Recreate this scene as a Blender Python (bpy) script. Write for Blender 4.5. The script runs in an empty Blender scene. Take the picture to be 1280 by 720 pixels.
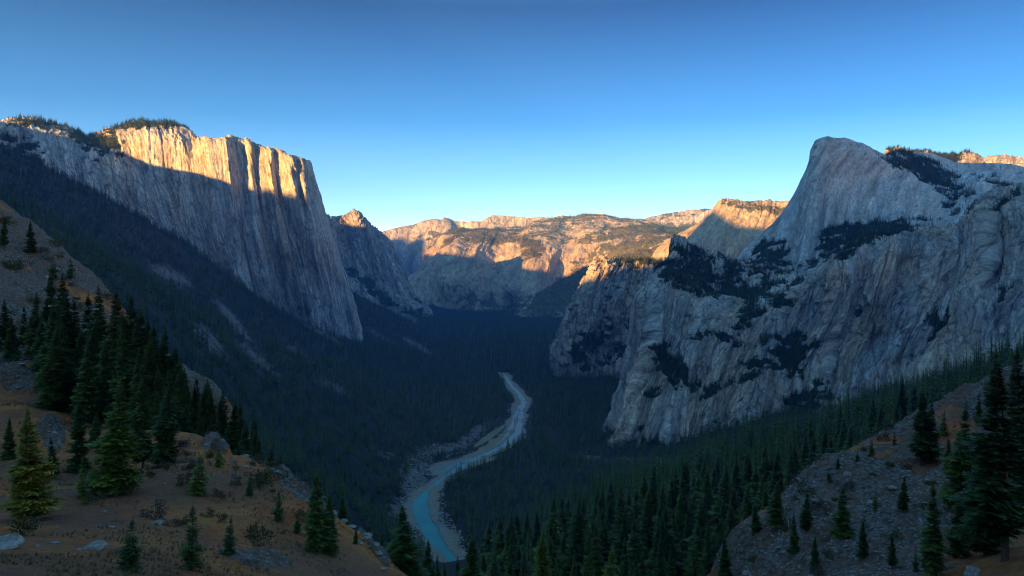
import bpy, math, random
import numpy as np
from mathutils import Vector
R = math.radians
SC = bpy.context.scene
COL = SC.collection
rng = np.random.default_rng(7)
random.seed(7)

# ------------------------------------------------------------------ camera, sky, sun, exposure
F, CX, CY = 914.0, 640.0, 340.0            # focal length in px at 1280 wide, optical centre, eye-level row
cam = bpy.data.objects.new('camera', bpy.data.cameras.new('camera'))
COL.objects.link(cam); SC.camera = cam
cam.data.sensor_width = 36; cam.data.lens = 36 * F / 1280
cam.rotation_euler = (R(90), 0, 0)
cam.data.shift_y = (340 - 360) / 1280.0
cam.data.clip_start = 0.5; cam.data.clip_end = 60000

SUN_AZ, SUN_EL = 35.0, 8.0                 # light travels towards (sin az, cos az)
w = bpy.data.worlds.new('World'); SC.world = w; w.use_nodes = True
nt = w.node_tree; nt.nodes.clear()
sky = nt.nodes.new('ShaderNodeTexSky'); sky.sky_type = 'NISHITA'; sky.sun_disc = False
sky.sun_elevation = R(SUN_EL); sky.sun_rotation = R(180 + SUN_AZ)
sky.altitude = 1600; sky.air_density = 1.0; sky.dust_density = 0.4; sky.ozone_density = 2.2
bg = nt.nodes.new('ShaderNodeBackground'); bg.inputs[1].default_value = 0.115
wo = nt.nodes.new('ShaderNodeOutputWorld')
hs = nt.nodes.new('ShaderNodeHueSaturation'); hs.inputs['Saturation'].default_value = 1.15
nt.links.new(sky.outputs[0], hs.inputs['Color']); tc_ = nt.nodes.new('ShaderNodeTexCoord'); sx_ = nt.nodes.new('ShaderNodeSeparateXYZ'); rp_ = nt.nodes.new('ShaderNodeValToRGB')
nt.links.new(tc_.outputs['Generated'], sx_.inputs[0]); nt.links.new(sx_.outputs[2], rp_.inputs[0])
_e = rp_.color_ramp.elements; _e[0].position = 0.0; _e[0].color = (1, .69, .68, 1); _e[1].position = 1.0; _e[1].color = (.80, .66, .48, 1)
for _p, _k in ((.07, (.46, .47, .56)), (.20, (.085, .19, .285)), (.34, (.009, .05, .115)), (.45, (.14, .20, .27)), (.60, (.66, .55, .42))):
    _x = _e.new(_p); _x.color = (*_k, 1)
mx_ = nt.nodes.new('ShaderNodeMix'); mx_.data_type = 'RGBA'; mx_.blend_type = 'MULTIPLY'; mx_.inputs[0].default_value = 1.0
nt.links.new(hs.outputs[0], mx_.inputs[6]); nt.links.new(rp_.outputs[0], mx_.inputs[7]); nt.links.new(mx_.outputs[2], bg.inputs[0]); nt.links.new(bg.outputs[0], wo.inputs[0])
sl = bpy.data.lights.new('sun', 'SUN'); sl.energy = 3.8; sl.angle = R(0.5); sl.color = (1.0, 0.50, 0.12)
so = bpy.data.objects.new('sun', sl); COL.objects.link(so)
_d = Vector((math.sin(R(SUN_AZ)) * math.cos(R(SUN_EL)), math.cos(R(SUN_AZ)) * math.cos(R(SUN_EL)), -math.sin(R(SUN_EL))))
so.rotation_euler = _d.to_track_quat('-Z', 'Y').to_euler()
vs = SC.view_settings; SC.display_settings.display_device = 'sRGB'
vs.view_transform = 'Standard'; vs.look = 'None'; vs.gamma = 1; vs.exposure = 3.15; vs.use_curve_mapping = False
SC.render.engine = 'CYCLES'
SC.cycles.max_bounces = 4; SC.cycles.diffuse_bounces = 2; SC.cycles.glossy_bounces = 1
SC.cycles.volume_bounces = 0; SC.cycles.transparent_max_bounces = 4
SC.cycles.use_denoising = True; SC.cycles.filter_width = 1.1

# ------------------------------------------------------------------ numeric helpers
def P(px, py, d):
    px, py, d = np.broadcast_arrays(np.asarray(px, float), np.asarray(py, float), np.asarray(d, float))
    return np.stack([(px - CX) / F * d, d, (CY - py) / F * d], -1)
def proj(p):
    y = np.maximum(p[..., 1], 1.0)
    return CX + F * p[..., 0] / y, CY - F * p[..., 2] / y
def _h(ix, iy, iz, seed):
    h = (ix * np.uint32(374761393) + iy * np.uint32(668265263) + iz * np.uint32(2147483647 - 1274126177) + np.uint32(seed * 974711 & 0xffffffff))
    h = (h ^ (h >> np.uint32(13))) * np.uint32(1274126177)
    h = h ^ (h >> np.uint32(16))
    return (h & np.uint32(0xffff)).astype(np.float32) / 32767.5 - 1.0
def vnoise(x, y, z, seed=0):
    x, y, z = [np.asarray(a, np.float32) for a in np.broadcast_arrays(x, y, z)]
    xi, yi, zi = np.floor(x), np.floor(y), np.floor(z)
    fx, fy, fz = x - xi, y - yi, z - zi
    ux, uy, uz = [f * f * f * (f * (f * 6 - 15) + 10) for f in (fx, fy, fz)]
    with np.errstate(over='ignore'):
        X, Y, Z = [a.astype(np.int64).astype(np.uint32) for a in (xi, yi, zi)]
        o = np.uint32(1)
        def row(dy, dz):
            a = _h(X, Y + np.uint32(dy), Z + np.uint32(dz), seed); b = _h(X + o, Y + np.uint32(dy), Z + np.uint32(dz), seed)
            return a + (b - a) * ux
        a0, a1, b0, b1 = row(0, 0), row(1, 0), row(0, 1), row(1, 1)
    a = a0 + (a1 - a0) * uy; b = b0 + (b1 - b0) * uy
    return a + (b - a) * uz
def fbm(x, y, z, oct=4, seed=0, ridge=False, gain=0.5):
    t = 0; amp = 1; s = 0
    for k in range(oct):
        n = vnoise(x * 2.03 ** k, y * 2.03 ** k, z * 2.03 ** k, seed + k * 17)
        if ridge: n = 1 - 2 * np.abs(n)
        t = t + n * amp; s += amp; amp *= gain
    return t / s
def blocks(x, y, seed=0):
    """random value of the nearest jittered cell: flat slabs with sharp steps"""
    xi, yi = np.floor(x).astype(np.int64), np.floor(y).astype(np.int64)
    best = np.full(x.shape, 9e9); val = np.zeros(x.shape); z0 = np.zeros(x.shape, np.uint32)
    with np.errstate(over='ignore'):
        for dx in (-1, 0, 1):
            for dy in (-1, 0, 1):
                a, b = (xi + dx).astype(np.uint32), (yi + dy).astype(np.uint32)
                jx = _h(a, b, z0, seed) * .5 + .5; jy = _h(a, b, z0, seed + 1) * .5 + .5
                d = (xi + dx + jx - x) ** 2 + (yi + dy + jy - y) ** 2; m = d < best
                best = np.where(m, d, best); val = np.where(m, _h(a, b, z0, seed + 2) + .5 * (xi + dx + jx - x), val)
    return val
def sm(a, b, x):
    t = np.clip((x - a) / (b - a), 0, 1); return t * t * (3 - 2 * t)
def tps(pts, smooth=1e-3):
    c = pts[:, :2] / 1000.0; n = len(c)
    def phi(r2): return np.where(r2 > 1e-12, 0.5 * r2 * np.log(r2 + 1e-12), 0)
    d2 = ((c[:, None] - c[None]) ** 2).sum(-1)
    A = np.zeros((n + 3, n + 3)); A[:n, :n] = phi(d2) + smooth * np.eye(n)
    A[:n, n] = 1; A[:n, n + 1:] = c; A[n, :n] = 1; A[n + 1:, :n] = c.T
    sol = np.linalg.solve(A, np.r_[pts[:, 2], 0, 0, 0])
    def ev(x, y):
        x = x / 1000.0; y = y / 1000.0
        o = sol[n] + sol[n + 1] * x + sol[n + 2] * y
        for k in range(n):
            o = o + sol[k] * phi((x - c[k, 0]) ** 2 + (y - c[k, 1]) ** 2)
        return o
    return ev
def ell(px, py, L):
    m = np.zeros(np.broadcast(px, py).shape)
    for e in L:
        cx, cy, rx, ry, a = e[:5]; s = e[5] if len(e) > 5 else 1.0
        ca, sa = math.cos(R(a)), math.sin(R(a))
        u = (px - cx) * ca + (py - cy) * sa; v = -(px - cx) * sa + (py - cy) * ca
        m = np.maximum(m, s * np.clip(1.35 - np.sqrt((u / rx) ** 2 + (v / ry) ** 2), 0, 1))
    return m

# ------------------------------------------------------------------ mesh helpers
def fast_mesh(name, V, Fq, smooth=True):
    me = bpy.data.meshes.new(name)
    V = np.ascontiguousarray(V, np.float32); Fq = np.ascontiguousarray(Fq, np.int32)
    k = Fq.shape[1]
    me.vertices.add(len(V)); me.vertices.foreach_set('co', V.ravel())
    me.loops.add(Fq.size); me.loops.foreach_set('vertex_index', Fq.ravel())
    me.polygons.add(len(Fq)); me.polygons.foreach_set('loop_start', np.arange(0, Fq.size, k, dtype=np.int32))
    me.polygons.foreach_set('use_smooth', np.full(len(Fq), smooth, bool))
    me.update(calc_edges=True)
    return me
def grid_faces(nr, nc):
    i = np.arange(nr - 1)[:, None] * nc + np.arange(nc - 1)[None]
    return np.stack([i, i + 1, i + nc + 1, i + nc], -1).reshape(-1, 4)
def set_attr(me, name, vals, typ='FLOAT'):
    a = me.attributes.new(name, typ, 'POINT')
    a.data.foreach_set('vector' if typ == 'FLOAT_VECTOR' else 'value', np.ascontiguousarray(vals, np.int32 if typ == 'INT' else np.float32).ravel())
def link(name, me, mat=None, parent=None):
    o = bpy.data.objects.new(name, me); COL.objects.link(o)
    if mat and not me.materials: me.materials.append(mat)
    if parent: o.parent = parent
    return o
def tag(o, label=None, cat=None, group=None, kind=None):
    for k, v in (('label', label), ('category', cat), ('group', group), ('kind', kind)):
        if v: o[k] = v
    return o

# ------------------------------------------------------------------ materials
class NT:
    def __init__(s, name):
        s.m = bpy.data.materials.new(name); s.m.use_nodes = True; s.t = s.m.node_tree
        s.b = s.t.nodes['Principled BSDF']; s.b.inputs['Roughness'].default_value = 0.9
        s.b.inputs['Specular IOR Level'].default_value = 0.25
    def n(s, typ, **kw):
        x = s.t.nodes.new(typ)
        for k, v in kw.items(): setattr(x, k, v)
        return x
    def l(s, a, b): s.t.links.new(a, b)
    def coords(s, scale=(1, 1, 1)):
        tc = s.n('ShaderNodeTexCoord'); mp = s.n('ShaderNodeMapping'); mp.inputs['Scale'].default_value = scale
        s.l(tc.outputs['Object'], mp.inputs[0]); return mp.outputs[0]
    def noise(s, co, scale, detail=5, rough=0.6, dist=0.0):
        x = s.n('ShaderNodeTexNoise'); x.inputs['Scale'].default_value = scale; x.inputs['Detail'].default_value = detail
        x.inputs['Roughness'].default_value = rough; x.inputs['Distortion'].default_value = dist
        s.l(co, x.inputs['Vector']); return x.outputs['Fac']
    def ramp(s, fac, stops):
        x = s.n('ShaderNodeValToRGB'); e = x.color_ramp.elements
        while len(e) < len(stops): e.new(0.5)
        for i, (p, c) in enumerate(stops):
            e[i].position = p; e[i].color = (c, c, c, 1) if isinstance(c, (int, float)) else (*c, 1)
        s.l(fac, x.inputs[0]); return x.outputs[0]
    def mix(s, fac, a, b, mode='MIX'):
        x = s.n('ShaderNodeMix', data_type='RGBA', blend_type=mode)
        for v, i in ((fac, 0), (a, 6), (b, 7)):
            if isinstance(v, (int, float)): x.inputs[i].default_value = v
            elif isinstance(v, tuple): x.inputs[i].default_value = (*v, 1)
            else: s.l(v, x.inputs[i])
        return x.outputs[2]
    def math(s, op, a, b):
        x = s.n('ShaderNodeMath', operation=op)
        for v, i in ((a, 0), (b, 1)):
            if isinstance(v, (int, float)): x.inputs[i].default_value = v
            else: s.l(v, x.inputs[i])
        return x.outputs[0]
    def attr(s, name):
        x = s.n('ShaderNodeAttribute', attribute_name=name); return x.outputs['Fac']
    def bump(s, h, dist, strength=1.0, prev=None):
        x = s.n('ShaderNodeBump'); x.inputs['Distance'].default_value = dist; x.inputs['Strength'].default_value = strength
        s.l(h, x.inputs['Height'])
        if prev: s.l(prev, x.inputs['Normal'])
        return x.outputs[0]
    def out(s, col, normal=None):
        if isinstance(col, tuple): s.b.inputs['Base Color'].default_value = (*col, 1)
        else: s.l(col, s.b.inputs['Base Color'])
        if normal: s.l(normal, s.b.inputs['Normal'])
        return s.m

def rock_mat(name, ca=(.30, .29, .28), cb=(.37, .29, .22), pale=(.50, .50, .48), k=1.0, streak=1.0, vegc=(.036, .055, .022), zs=.10, bd=1.0, joint=.8):
    """k: metres scale of the pattern (larger = coarser)"""
    s = NT(name)
    co = s.coords(); fa = s.n('ShaderNodeAttribute', attribute_name='flow'); mpf = s.n('ShaderNodeMapping'); mpf.inputs['Scale'].default_value = (1, 1, zs)
    s.l(fa.outputs['Vector'], mpf.inputs[0]); cs = mpf.outputs[0]
    mp2 = s.n('ShaderNodeMapping'); mp2.inputs['Scale'].default_value = (1, 1, .3); s.l(fa.outputs['Vector'], mp2.inputs[0])
    big = s.noise(co, .0035 / k, 4, .55); mid = s.noise(cs, .02 / k, 5, .65, .6)
    st1 = s.noise(cs, .05 / k, 6, .7, .3); st2 = s.noise(cs, .16 / k, 5, .7)
    fine = s.noise(co, .06 / k, 8, .75); cr = s.noise(mp2.outputs[0], .022 / k, 9, .70, .5)
    band = s.noise(cs, .011 / k, 4, .55, .3)
    c = s.mix(s.ramp(s.math('ADD', s.math('MULTIPLY', big, .5), s.math('MULTIPLY', band, .5)), [(.42, 0), (.56, 1)]), ca, cb)
    c = s.mix(1.0, c, s.ramp(s.noise(cs, .017 / k, 3, .5, .2), [(.34, .62), (.5, 1.0), (.66, 1.18)]), 'MULTIPLY')
    c = s.mix(s.ramp(mid, [(.55, 0), (.75, .75)]), c, pale)
    c = s.mix(s.ramp(s.math('ADD', s.attr('pale'), s.math('MULTIPLY', s.math('SUBTRACT', mid, .5), 1.2)), [(.35, 0), (.8, .9)]), c, tuple(min(.68, v * 1.25) for v in pale))
    c = s.mix(1.0, c, s.ramp(st1, [(.30, 1 - .62 * streak), (.50, .95), (.72, 1.12)]), 'MULTIPLY')
    c = s.mix(.8, c, s.ramp(st2, [(.32, .60), (.52, 1.0), (.7, 1.15)]), 'MULTIPLY')
    c = s.mix(.9, c, s.ramp(fine, [(.30, .42), (.45, .93), (.66, 1.25)]), 'MULTIPLY')
    c = s.mix(.85, c, s.ramp(cr, [(.34, .30), (.42, 1.0)]), 'MULTIPLY')
    mp3 = s.n('ShaderNodeMapping'); mp3.inputs['Scale'].default_value = (1, 1, .38); s.l(fa.outputs['Vector'], mp3.inputs[0])
    wv = s.n('ShaderNodeMix', data_type='RGBA', blend_type='ADD'); wv.inputs[0].default_value = 1.0
    wn = s.n('ShaderNodeTexNoise'); wn.inputs['Scale'].default_value = .05 / k; wn.inputs['Detail'].default_value = 5; s.l(fa.outputs['Vector'], wn.inputs['Vector'])
    ws = s.n('ShaderNodeVectorMath', operation='SCALE'); ws.inputs['Scale'].default_value = 22 * k; s.l(wn.outputs['Color'], ws.inputs[0])
    s.l(mp3.outputs[0], wv.inputs[6]); s.l(ws.outputs[0], wv.inputs[7])
    vbs = []
    for sc_, dk in ((.022 / k, .45), (.075 / k, .60)):
        vo = s.n('ShaderNodeTexVoronoi', feature='DISTANCE_TO_EDGE'); vo.inputs['Scale'].default_value = sc_; s.l(wv.outputs[2], vo.inputs['Vector'])
        ed = s.ramp(vo.outputs['Distance'], [(.0, dk), (.07, 1.0)]); c = s.mix(joint, c, ed, 'MULTIPLY'); vbs.append(ed)
        vc_ = s.n('ShaderNodeTexVoronoi'); vc_.inputs['Scale'].default_value = sc_; s.l(wv.outputs[2], vc_.inputs['Vector'])
        c = s.mix(.55, c, s.ramp(vc_.outputs['Color'], [(.1, .72), (.9, 1.22)]), 'MULTIPLY')
    gr = s.noise(co, .28 / k, 6, .8)
    c = s.mix(.8, c, s.ramp(gr, [(.32, .68), (.5, 1.0), (.68, 1.28)]), 'MULTIPLY')
    v = s.attr('veg')
    vn = s.noise(co, .035 / k, 6, .75)
    vf = s.math('ADD', v, s.math('MULTIPLY', s.math('SUBTRACT', vn, .5), 1.6))
    vf = s.ramp(vf, [(.44, 0), (.56, 1)])
    vc = s.mix(s.ramp(s.noise(co, .08 / k, 5, .7), [(.35, 0), (.7, 1)]), tuple(x * .55 for x in vegc), tuple(x * 1.5 for x in vegc))
    c = s.mix(vf, c, vc)
    b = s.bump(st1, 9 * k * bd, .9); b = s.bump(cr, 7 * k * bd, .8, b); b = s.bump(fine, 3.5 * k * bd, .9, b); b = s.bump(st2, 2.5 * k * bd, .8, b)
    b = s.bump(vbs[0], 3.0 * k * bd * joint, .7, b); b = s.bump(vbs[1], 1.2 * k * bd * joint, .7, b)
    return s.out(c, b)

M = {}
M['captain'] = rock_mat('granite_wall', (.52, .52, .52), (.56, .48, .40), (.66, .68, .68), 1.0, .8)
M['peak'] = rock_mat('granite_peak', (.42, .41, .41), (.48, .42, .37), (.56, .56, .56), 1.2, .9)
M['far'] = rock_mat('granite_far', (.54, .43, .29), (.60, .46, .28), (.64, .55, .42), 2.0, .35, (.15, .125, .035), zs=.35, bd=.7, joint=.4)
M['veryfar'] = rock_mat('granite_very_far', (.50, .46, .43), (.52, .44, .38), (.64, .62, .60), 3.5, .5, (.10, .10, .07), zs=.4)
M['dome'] = rock_mat('granite_dome', (.56, .57, .57), (.58, .53, .48), (.69, .70, .70), .9, .8, zs=.15, bd=.7, joint=.35)
M['cliff'] = rock_mat('granite_cliff', (.54, .51, .48), (.62, .49, .38), (.70, .69, .67), .65, .85)
M['out'] = rock_mat('granite_outcrop', (.42, .41, .40), (.50, .41, .32), (.56, .56, .55), .9, .8, (.05, .05, .015))
M['behind'] = rock_mat('granite_behind')

def ground_mat():
    s = NT('forest_floor'); co = s.coords()
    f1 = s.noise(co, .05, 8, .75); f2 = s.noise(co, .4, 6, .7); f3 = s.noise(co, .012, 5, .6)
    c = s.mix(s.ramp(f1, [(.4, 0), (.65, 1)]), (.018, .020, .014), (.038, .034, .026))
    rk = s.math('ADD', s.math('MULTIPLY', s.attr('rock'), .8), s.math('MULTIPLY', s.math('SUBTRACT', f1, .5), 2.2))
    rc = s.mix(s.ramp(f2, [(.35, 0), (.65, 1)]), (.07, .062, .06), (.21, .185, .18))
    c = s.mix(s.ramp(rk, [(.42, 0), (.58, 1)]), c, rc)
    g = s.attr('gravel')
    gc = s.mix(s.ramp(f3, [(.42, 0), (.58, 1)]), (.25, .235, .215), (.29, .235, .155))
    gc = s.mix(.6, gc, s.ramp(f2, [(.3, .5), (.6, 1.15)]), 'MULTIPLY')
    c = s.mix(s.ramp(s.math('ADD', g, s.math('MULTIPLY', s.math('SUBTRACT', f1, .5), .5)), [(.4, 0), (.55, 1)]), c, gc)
    b = s.bump(f1, 4, .8); b = s.bump(f2, .6, .8, b)
    return s.out(c, b)
M['ground'] = ground_mat()
def soil_mat():
    s = NT('soil'); co = s.coords()
    a = s.noise(co, .25, 6, .65); b_ = s.noise(co, 2.2, 8, .75); c_ = s.noise(co, 9, 6, .75)
    c = s.mix(s.ramp(a, [(.36, 0), (.64, 1)]), (.38, .10, .028), (.55, .20, .05))
    c = s.mix(.9, c, s.ramp(b_, [(.32, .35), (.5, .95), (.68, 1.35)]), 'MULTIPLY')
    c = s.mix(s.ramp(c_, [(.60, 0), (.68, .8)]), c, (.30, .26, .23))
    rn = s.noise(co, .6, 8, .75)
    rf = s.ramp(s.math('ADD', s.attr('rock'), s.math('MULTIPLY', s.math('SUBTRACT', rn, .5), 1.5)), [(.42, 0), (.54, 1)])
    v = s.n('ShaderNodeTexVoronoi'); v.inputs['Scale'].default_value = 1.6; s.l(s.coords((1, 1, 1.4)), v.inputs['Vector'])
    rc = s.mix(s.ramp(b_, [(.35, 0), (.62, 1)]), (.085, .072, .066), (.30, .26, .24))
    rc = s.mix(s.ramp(v.outputs['Distance'], [(.35, 0), (.75, .75)]), rc, (.05, .045, .04))
    c = s.mix(s.ramp(s.noise(co, .09, 4, .6), [(.42, 0), (.6, .6)]), c, (.12, .085, .07))
    rc = s.mix(s.ramp(a, [(.40, 0), (.58, .85)]), rc, (.17, .10, .07))
    c = s.mix(rf, c, rc)
    b = s.bump(b_, .35, .9); b = s.bump(c_, .08, .9, b)
    b = s.bump(s.math('MULTIPLY', v.outputs['Distance'], rf), -.5, .8, b)
    return s.out(c, b)
M['soil'] = soil_mat()
def leaf_mat(name, a, b, tips=None):
    s = NT(name); oi = s.n('ShaderNodeObjectInfo')
    c = s.mix(s.ramp(oi.outputs['Random'], [(0, 0), (1, 1)]), a, b)
    n = s.noise(s.coords(), 9.0, 3, .6)
    c = s.mix(.9, c, s.ramp(n, [(.3, .5), (.7, 1.5)]), 'MULTIPLY')
    s.b.inputs['Roughness'].default_value = .7
    return s.out(c)
M['needle'] = leaf_mat('needles', (.028, .065, .014), (.085, .125, .022))
M['needle_young'] = leaf_mat('needles_young', (.10, .14, .016), (.15, .18, .025))
M['needle_gold'] = leaf_mat('needles_gold', (.24, .20, .025), (.26, .22, .03))
M['leaf'] = leaf_mat('shrub_leaf', (.05, .065, .025), (.09, .085, .03))
M['dryleaf'] = leaf_mat('dry_shrub', (.07, .055, .05), (.10, .08, .06))
s_ = NT('bark'); M['bark'] = s_.out(s_.mix(s_.ramp(s_.noise(s_.coords((6, 6, 1)), 4), [(.3, 0), (.7, 1)]), (.045, .03, .022), (.11, .08, .06)))
s_ = NT('boulder'); _co = s_.coords(); _n = s_.noise(_co, 1.5, 8, .75); _m = s_.noise(_co, 6, 8, .75)
M['stone'] = s_.out(s_.mix(.8, s_.mix(s_.ramp(_n, [(.35, 0), (.65, 1)]), (.15, .14, .135), (.36, .34, .32)), s_.ramp(_m, [(.3, .45), (.6, 1.2)]), 'MULTIPLY'), s_.bump(_m, .08, .8))
s_ = NT('river_water'); _co = s_.coords((1, 1, 1)); s_.b.inputs['Roughness'].default_value = .3; s_.b.inputs['Specular IOR Level'].default_value = .3
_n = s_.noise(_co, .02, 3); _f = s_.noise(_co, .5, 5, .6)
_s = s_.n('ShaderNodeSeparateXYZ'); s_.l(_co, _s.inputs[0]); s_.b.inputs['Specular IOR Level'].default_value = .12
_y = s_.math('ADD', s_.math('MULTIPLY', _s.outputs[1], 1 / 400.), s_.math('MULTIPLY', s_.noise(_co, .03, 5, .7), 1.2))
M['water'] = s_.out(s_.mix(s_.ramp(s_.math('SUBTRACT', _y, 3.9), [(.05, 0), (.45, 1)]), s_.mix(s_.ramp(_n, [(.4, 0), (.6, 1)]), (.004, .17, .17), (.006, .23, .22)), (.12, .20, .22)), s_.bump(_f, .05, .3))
s_ = NT('pale_water'); s_.b.inputs['Roughness'].default_value = .25

# ------------------------------------------------------------------ vegetation meshes
def conifer(seed, nbr, ntw, width=.20, base=.05, full=1.0):
    """unit-height conifer; returns crown mesh and trunk mesh. Branches carry rows of needle twigs."""
    g = np.random.default_rng(seed); V = []; Fc = []; n = 0
    hs_ = np.sort(base + (1 - base) * np.r_[1 - (1 - g.random(nbr - 30)) ** .85, .80 + .19 * g.random(30)]) if nbr > 60 else np.linspace(base, .97, nbr)
    gaps = list(base + (.85 - base) * g.random(4)); side = g.random() * 6.28; lop = .12 + .15 * g.random()
    for i, h in enumerate(hs_):
        t = (h - base) / (1 - base)
        a = i * 2.399 + g.normal() * .35
        prof = (1 - t) ** .92 * (1 - .35 * math.exp(-t * 9))
        L = width * full * (prof + .02) * (0.72 + .42 * g.random()) * (1 + lop * math.cos(a - side))
        if g.random() < .14: L *= .3 + .4 * g.random()
        L *= 1 + .22 * math.sin(h * 23 + seed) * (g.random() < .8) * min(1, 3 * (1 - t))
        if nbr > 200 and gaps and min(abs(h - q_) for q_ in gaps) < .018 and math.cos(a - side * 2) > -.2: continue
        up = -.32 + .85 * t + g.normal() * .10
        d = np.array([math.cos(a), math.sin(a), up * .6]); d /= np.linalg.norm(d)
        sd = np.array([-math.sin(a), math.cos(a), 0])
        p0 = np.array([0, 0, h])
        if ntw <= 1:
            tip = p0 + d * L + np.array([0, 0, -.12 * L]); wd = L * .42
            V += [p0 + np.array([0, 0, .012]), p0 + d * L * .55 + sd * wd - np.array([0, 0, .10 * L]), tip, p0 + d * L * .55 - sd * wd - np.array([0, 0, .10 * L])]
            Fc.append((n, n + 1, n + 2, n + 3)); n += 4
            # hanging fringe
            V += [p0 + np.array([0, 0, .01]), p0 + d * L * .5 + np.array([0, 0, -.32 * L]), tip, p0 + d * L * .5 + np.array([0, 0, .10 * L])]
            Fc.append((n, n + 1, n + 2, n + 3)); n += 4
        else:
            for j in range(ntw):
                q = (j + .3 + .5 * g.random()) / ntw
                c = p0 + d * L * q + np.array([0, 0, -.10 * L * q * q + .10 * L * q])
                for sg in (-1, 1):
                    tl = L * (.50 * (1 - q) + .16) * (.75 + .5 * g.random())
                    td = d * .75 + sd * sg * (.9 + .3 * g.random()) + np.array([0, 0, g.normal() * .22 - .10]); td /= np.linalg.norm(td)
                    nn = np.cross(td, [0, 0, 1.0]); nn /= (np.linalg.norm(nn) + 1e-6)
                    tw = tl * .12 + .0012; rz = np.array([0, 0, tw * (g.random() - .2)])
                    V += [c, c + td * tl * .45 + nn * tw + rz, c + td * tl, c + td * tl * .45 - nn * tw - rz]
                    Fc.append((n, n + 1, n + 2, n + 3)); n += 4
    V = np.array(V); crown = fast_mesh('crown', V, np.array(Fc), False)
    k = 8; hz = np.array([-.04, 0, .1, .3, .6, .99]); r = .0115 * np.array([1.9, 1.35, 1.05, .8, .45, .05])
    bend = g.normal(size=2) * .008
    TV = [[r[i] * math.cos(j * 2 * math.pi / k) + bend[0] * math.sin(hz[i] * 3), r[i] * math.sin(j * 2 * math.pi / k) + bend[1] * math.sin(hz[i] * 3), hz[i]] for i in range(6) for j in range(k)]
    TF = [(i * k + j, i * k + (j + 1) % k, (i + 1) * k + (j + 1) % k, (i + 1) * k + j) for i in range(5) for j in range(k)]
    trunk = fast_mesh('trunk', np.array(TV), np.array(TF))
    return crown, trunk
def join_mesh(name, a, b):
    va = np.empty(len(a.vertices) * 3, np.float32); a.vertices.foreach_get('co', va)
    vb = np.empty(len(b.vertices) * 3, np.float32); b.vertices.foreach_get('co', vb)
    fa = np.empty(len(a.loops), np.int32); a.loops.foreach_get('vertex_index', fa)
    fb = np.empty(len(b.loops), np.int32); b.loops.foreach_get('vertex_index', fb)
    return fast_mesh(name, np.r_[va.reshape(-1, 3), vb.reshape(-1, 3)], np.r_[fa.reshape(-1, 4), fb.reshape(-1, 4) + len(va) // 3], False)
NEAR = [conifer(10 + i, 360, 17, w_, b_, f_) for i, (w_, b_, f_) in enumerate([(.20, .06, 1), (.235, .05, .95), (.17, .10, 1.05), (.215, .03, .9), (.15, .14, 1.1)])]
YOUNG = [conifer(30 + i, 150, 12, w_, .03) for i, w_ in enumerate([.24, .28, .21])]
MID = [conifer(50 + i, 110, 5, w_, .12) for i, w_ in enumerate([.15, .18, .13, .165])]
FAR = [conifer(70 + i, 42, 1, w_, .10) for i, w_ in enumerate([.15, .18, .13])]
for L, m in ((NEAR, 'needle'), (YOUNG, 'needle_young'), (MID, 'needle'), (FAR, 'needle')):
    for c, t in L: c.materials.append(M[m]); t.materials.append(M['bark'])
def src(name, me, mat):
    me.materials.clear(); me.materials.append(mat)
    return bpy.data.objects.new(name, me)
FAR_SRC = [src('conifer', join_mesh('conifer', c, t), M['needle']) for c, t in FAR]
MID_SRC = [src('conifer', join_mesh('conifer', c, t), M['needle']) for c, t in MID]

def scatter(name, pts, scl, rz, idx, sources, mat=None):
    me = bpy.data.meshes.new(name); me.vertices.add(len(pts)); me.vertices.foreach_set('co', np.ascontiguousarray(pts, np.float32).ravel())
    set_attr(me, 'scl', scl, 'FLOAT_VECTOR'); set_attr(me, 'rz', rz); set_attr(me, 'idx', idx, 'INT')
    o = link(name, me)
    ng = bpy.data.node_groups.new(name, 'GeometryNodeTree')
    ng.interface.new_socket('Geometry', in_out='INPUT', socket_type='NodeSocketGeometry')
    ng.interface.new_socket('Geometry', in_out='OUTPUT', socket_type='NodeSocketGeometry')
    N = ng.nodes; gi = N.new('NodeGroupInput'); go = N.new('NodeGroupOutput'); ip = N.new('GeometryNodeInstanceOnPoints')
    jn = N.new('GeometryNodeJoinGeometry')
    for s in sources:
        oi = N.new('GeometryNodeObjectInfo'); oi.inputs['Object'].default_value = s; oi.inputs['As Instance'].default_value = True
        ng.links.new(oi.outputs['Geometry'], jn.inputs[0])
    def at(nm, typ):
        a = N.new('GeometryNodeInputNamedAttribute'); a.data_type = typ; a.inputs[0].default_value = nm; return a.outputs['Attribute']
    cb = N.new('ShaderNodeCombineXYZ'); ng.links.new(at('rz', 'FLOAT'), cb.inputs[2])
    e2r = N.new('FunctionNodeEulerToRotation'); ng.links.new(cb.outputs[0], e2r.inputs[0])
    ng.links.new(gi.outputs[0], ip.inputs['Points']); ng.links.new(jn.outputs[0], ip.inputs['Instance'])
    ip.inputs['Pick Instance'].default_value = True
    ng.links.new(at('idx', 'INT'), ip.inputs['Instance Index']); ng.links.new(e2r.outputs[0], ip.inputs['Rotation'])
    ng.links.new(at('scl', 'FLOAT_VECTOR'), ip.inputs['Scale']); ng.links.new(ip.outputs[0], go.inputs[0])
    md = o.modifiers.new('scatter', 'NODES'); md.node_group = ng
    return o

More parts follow.
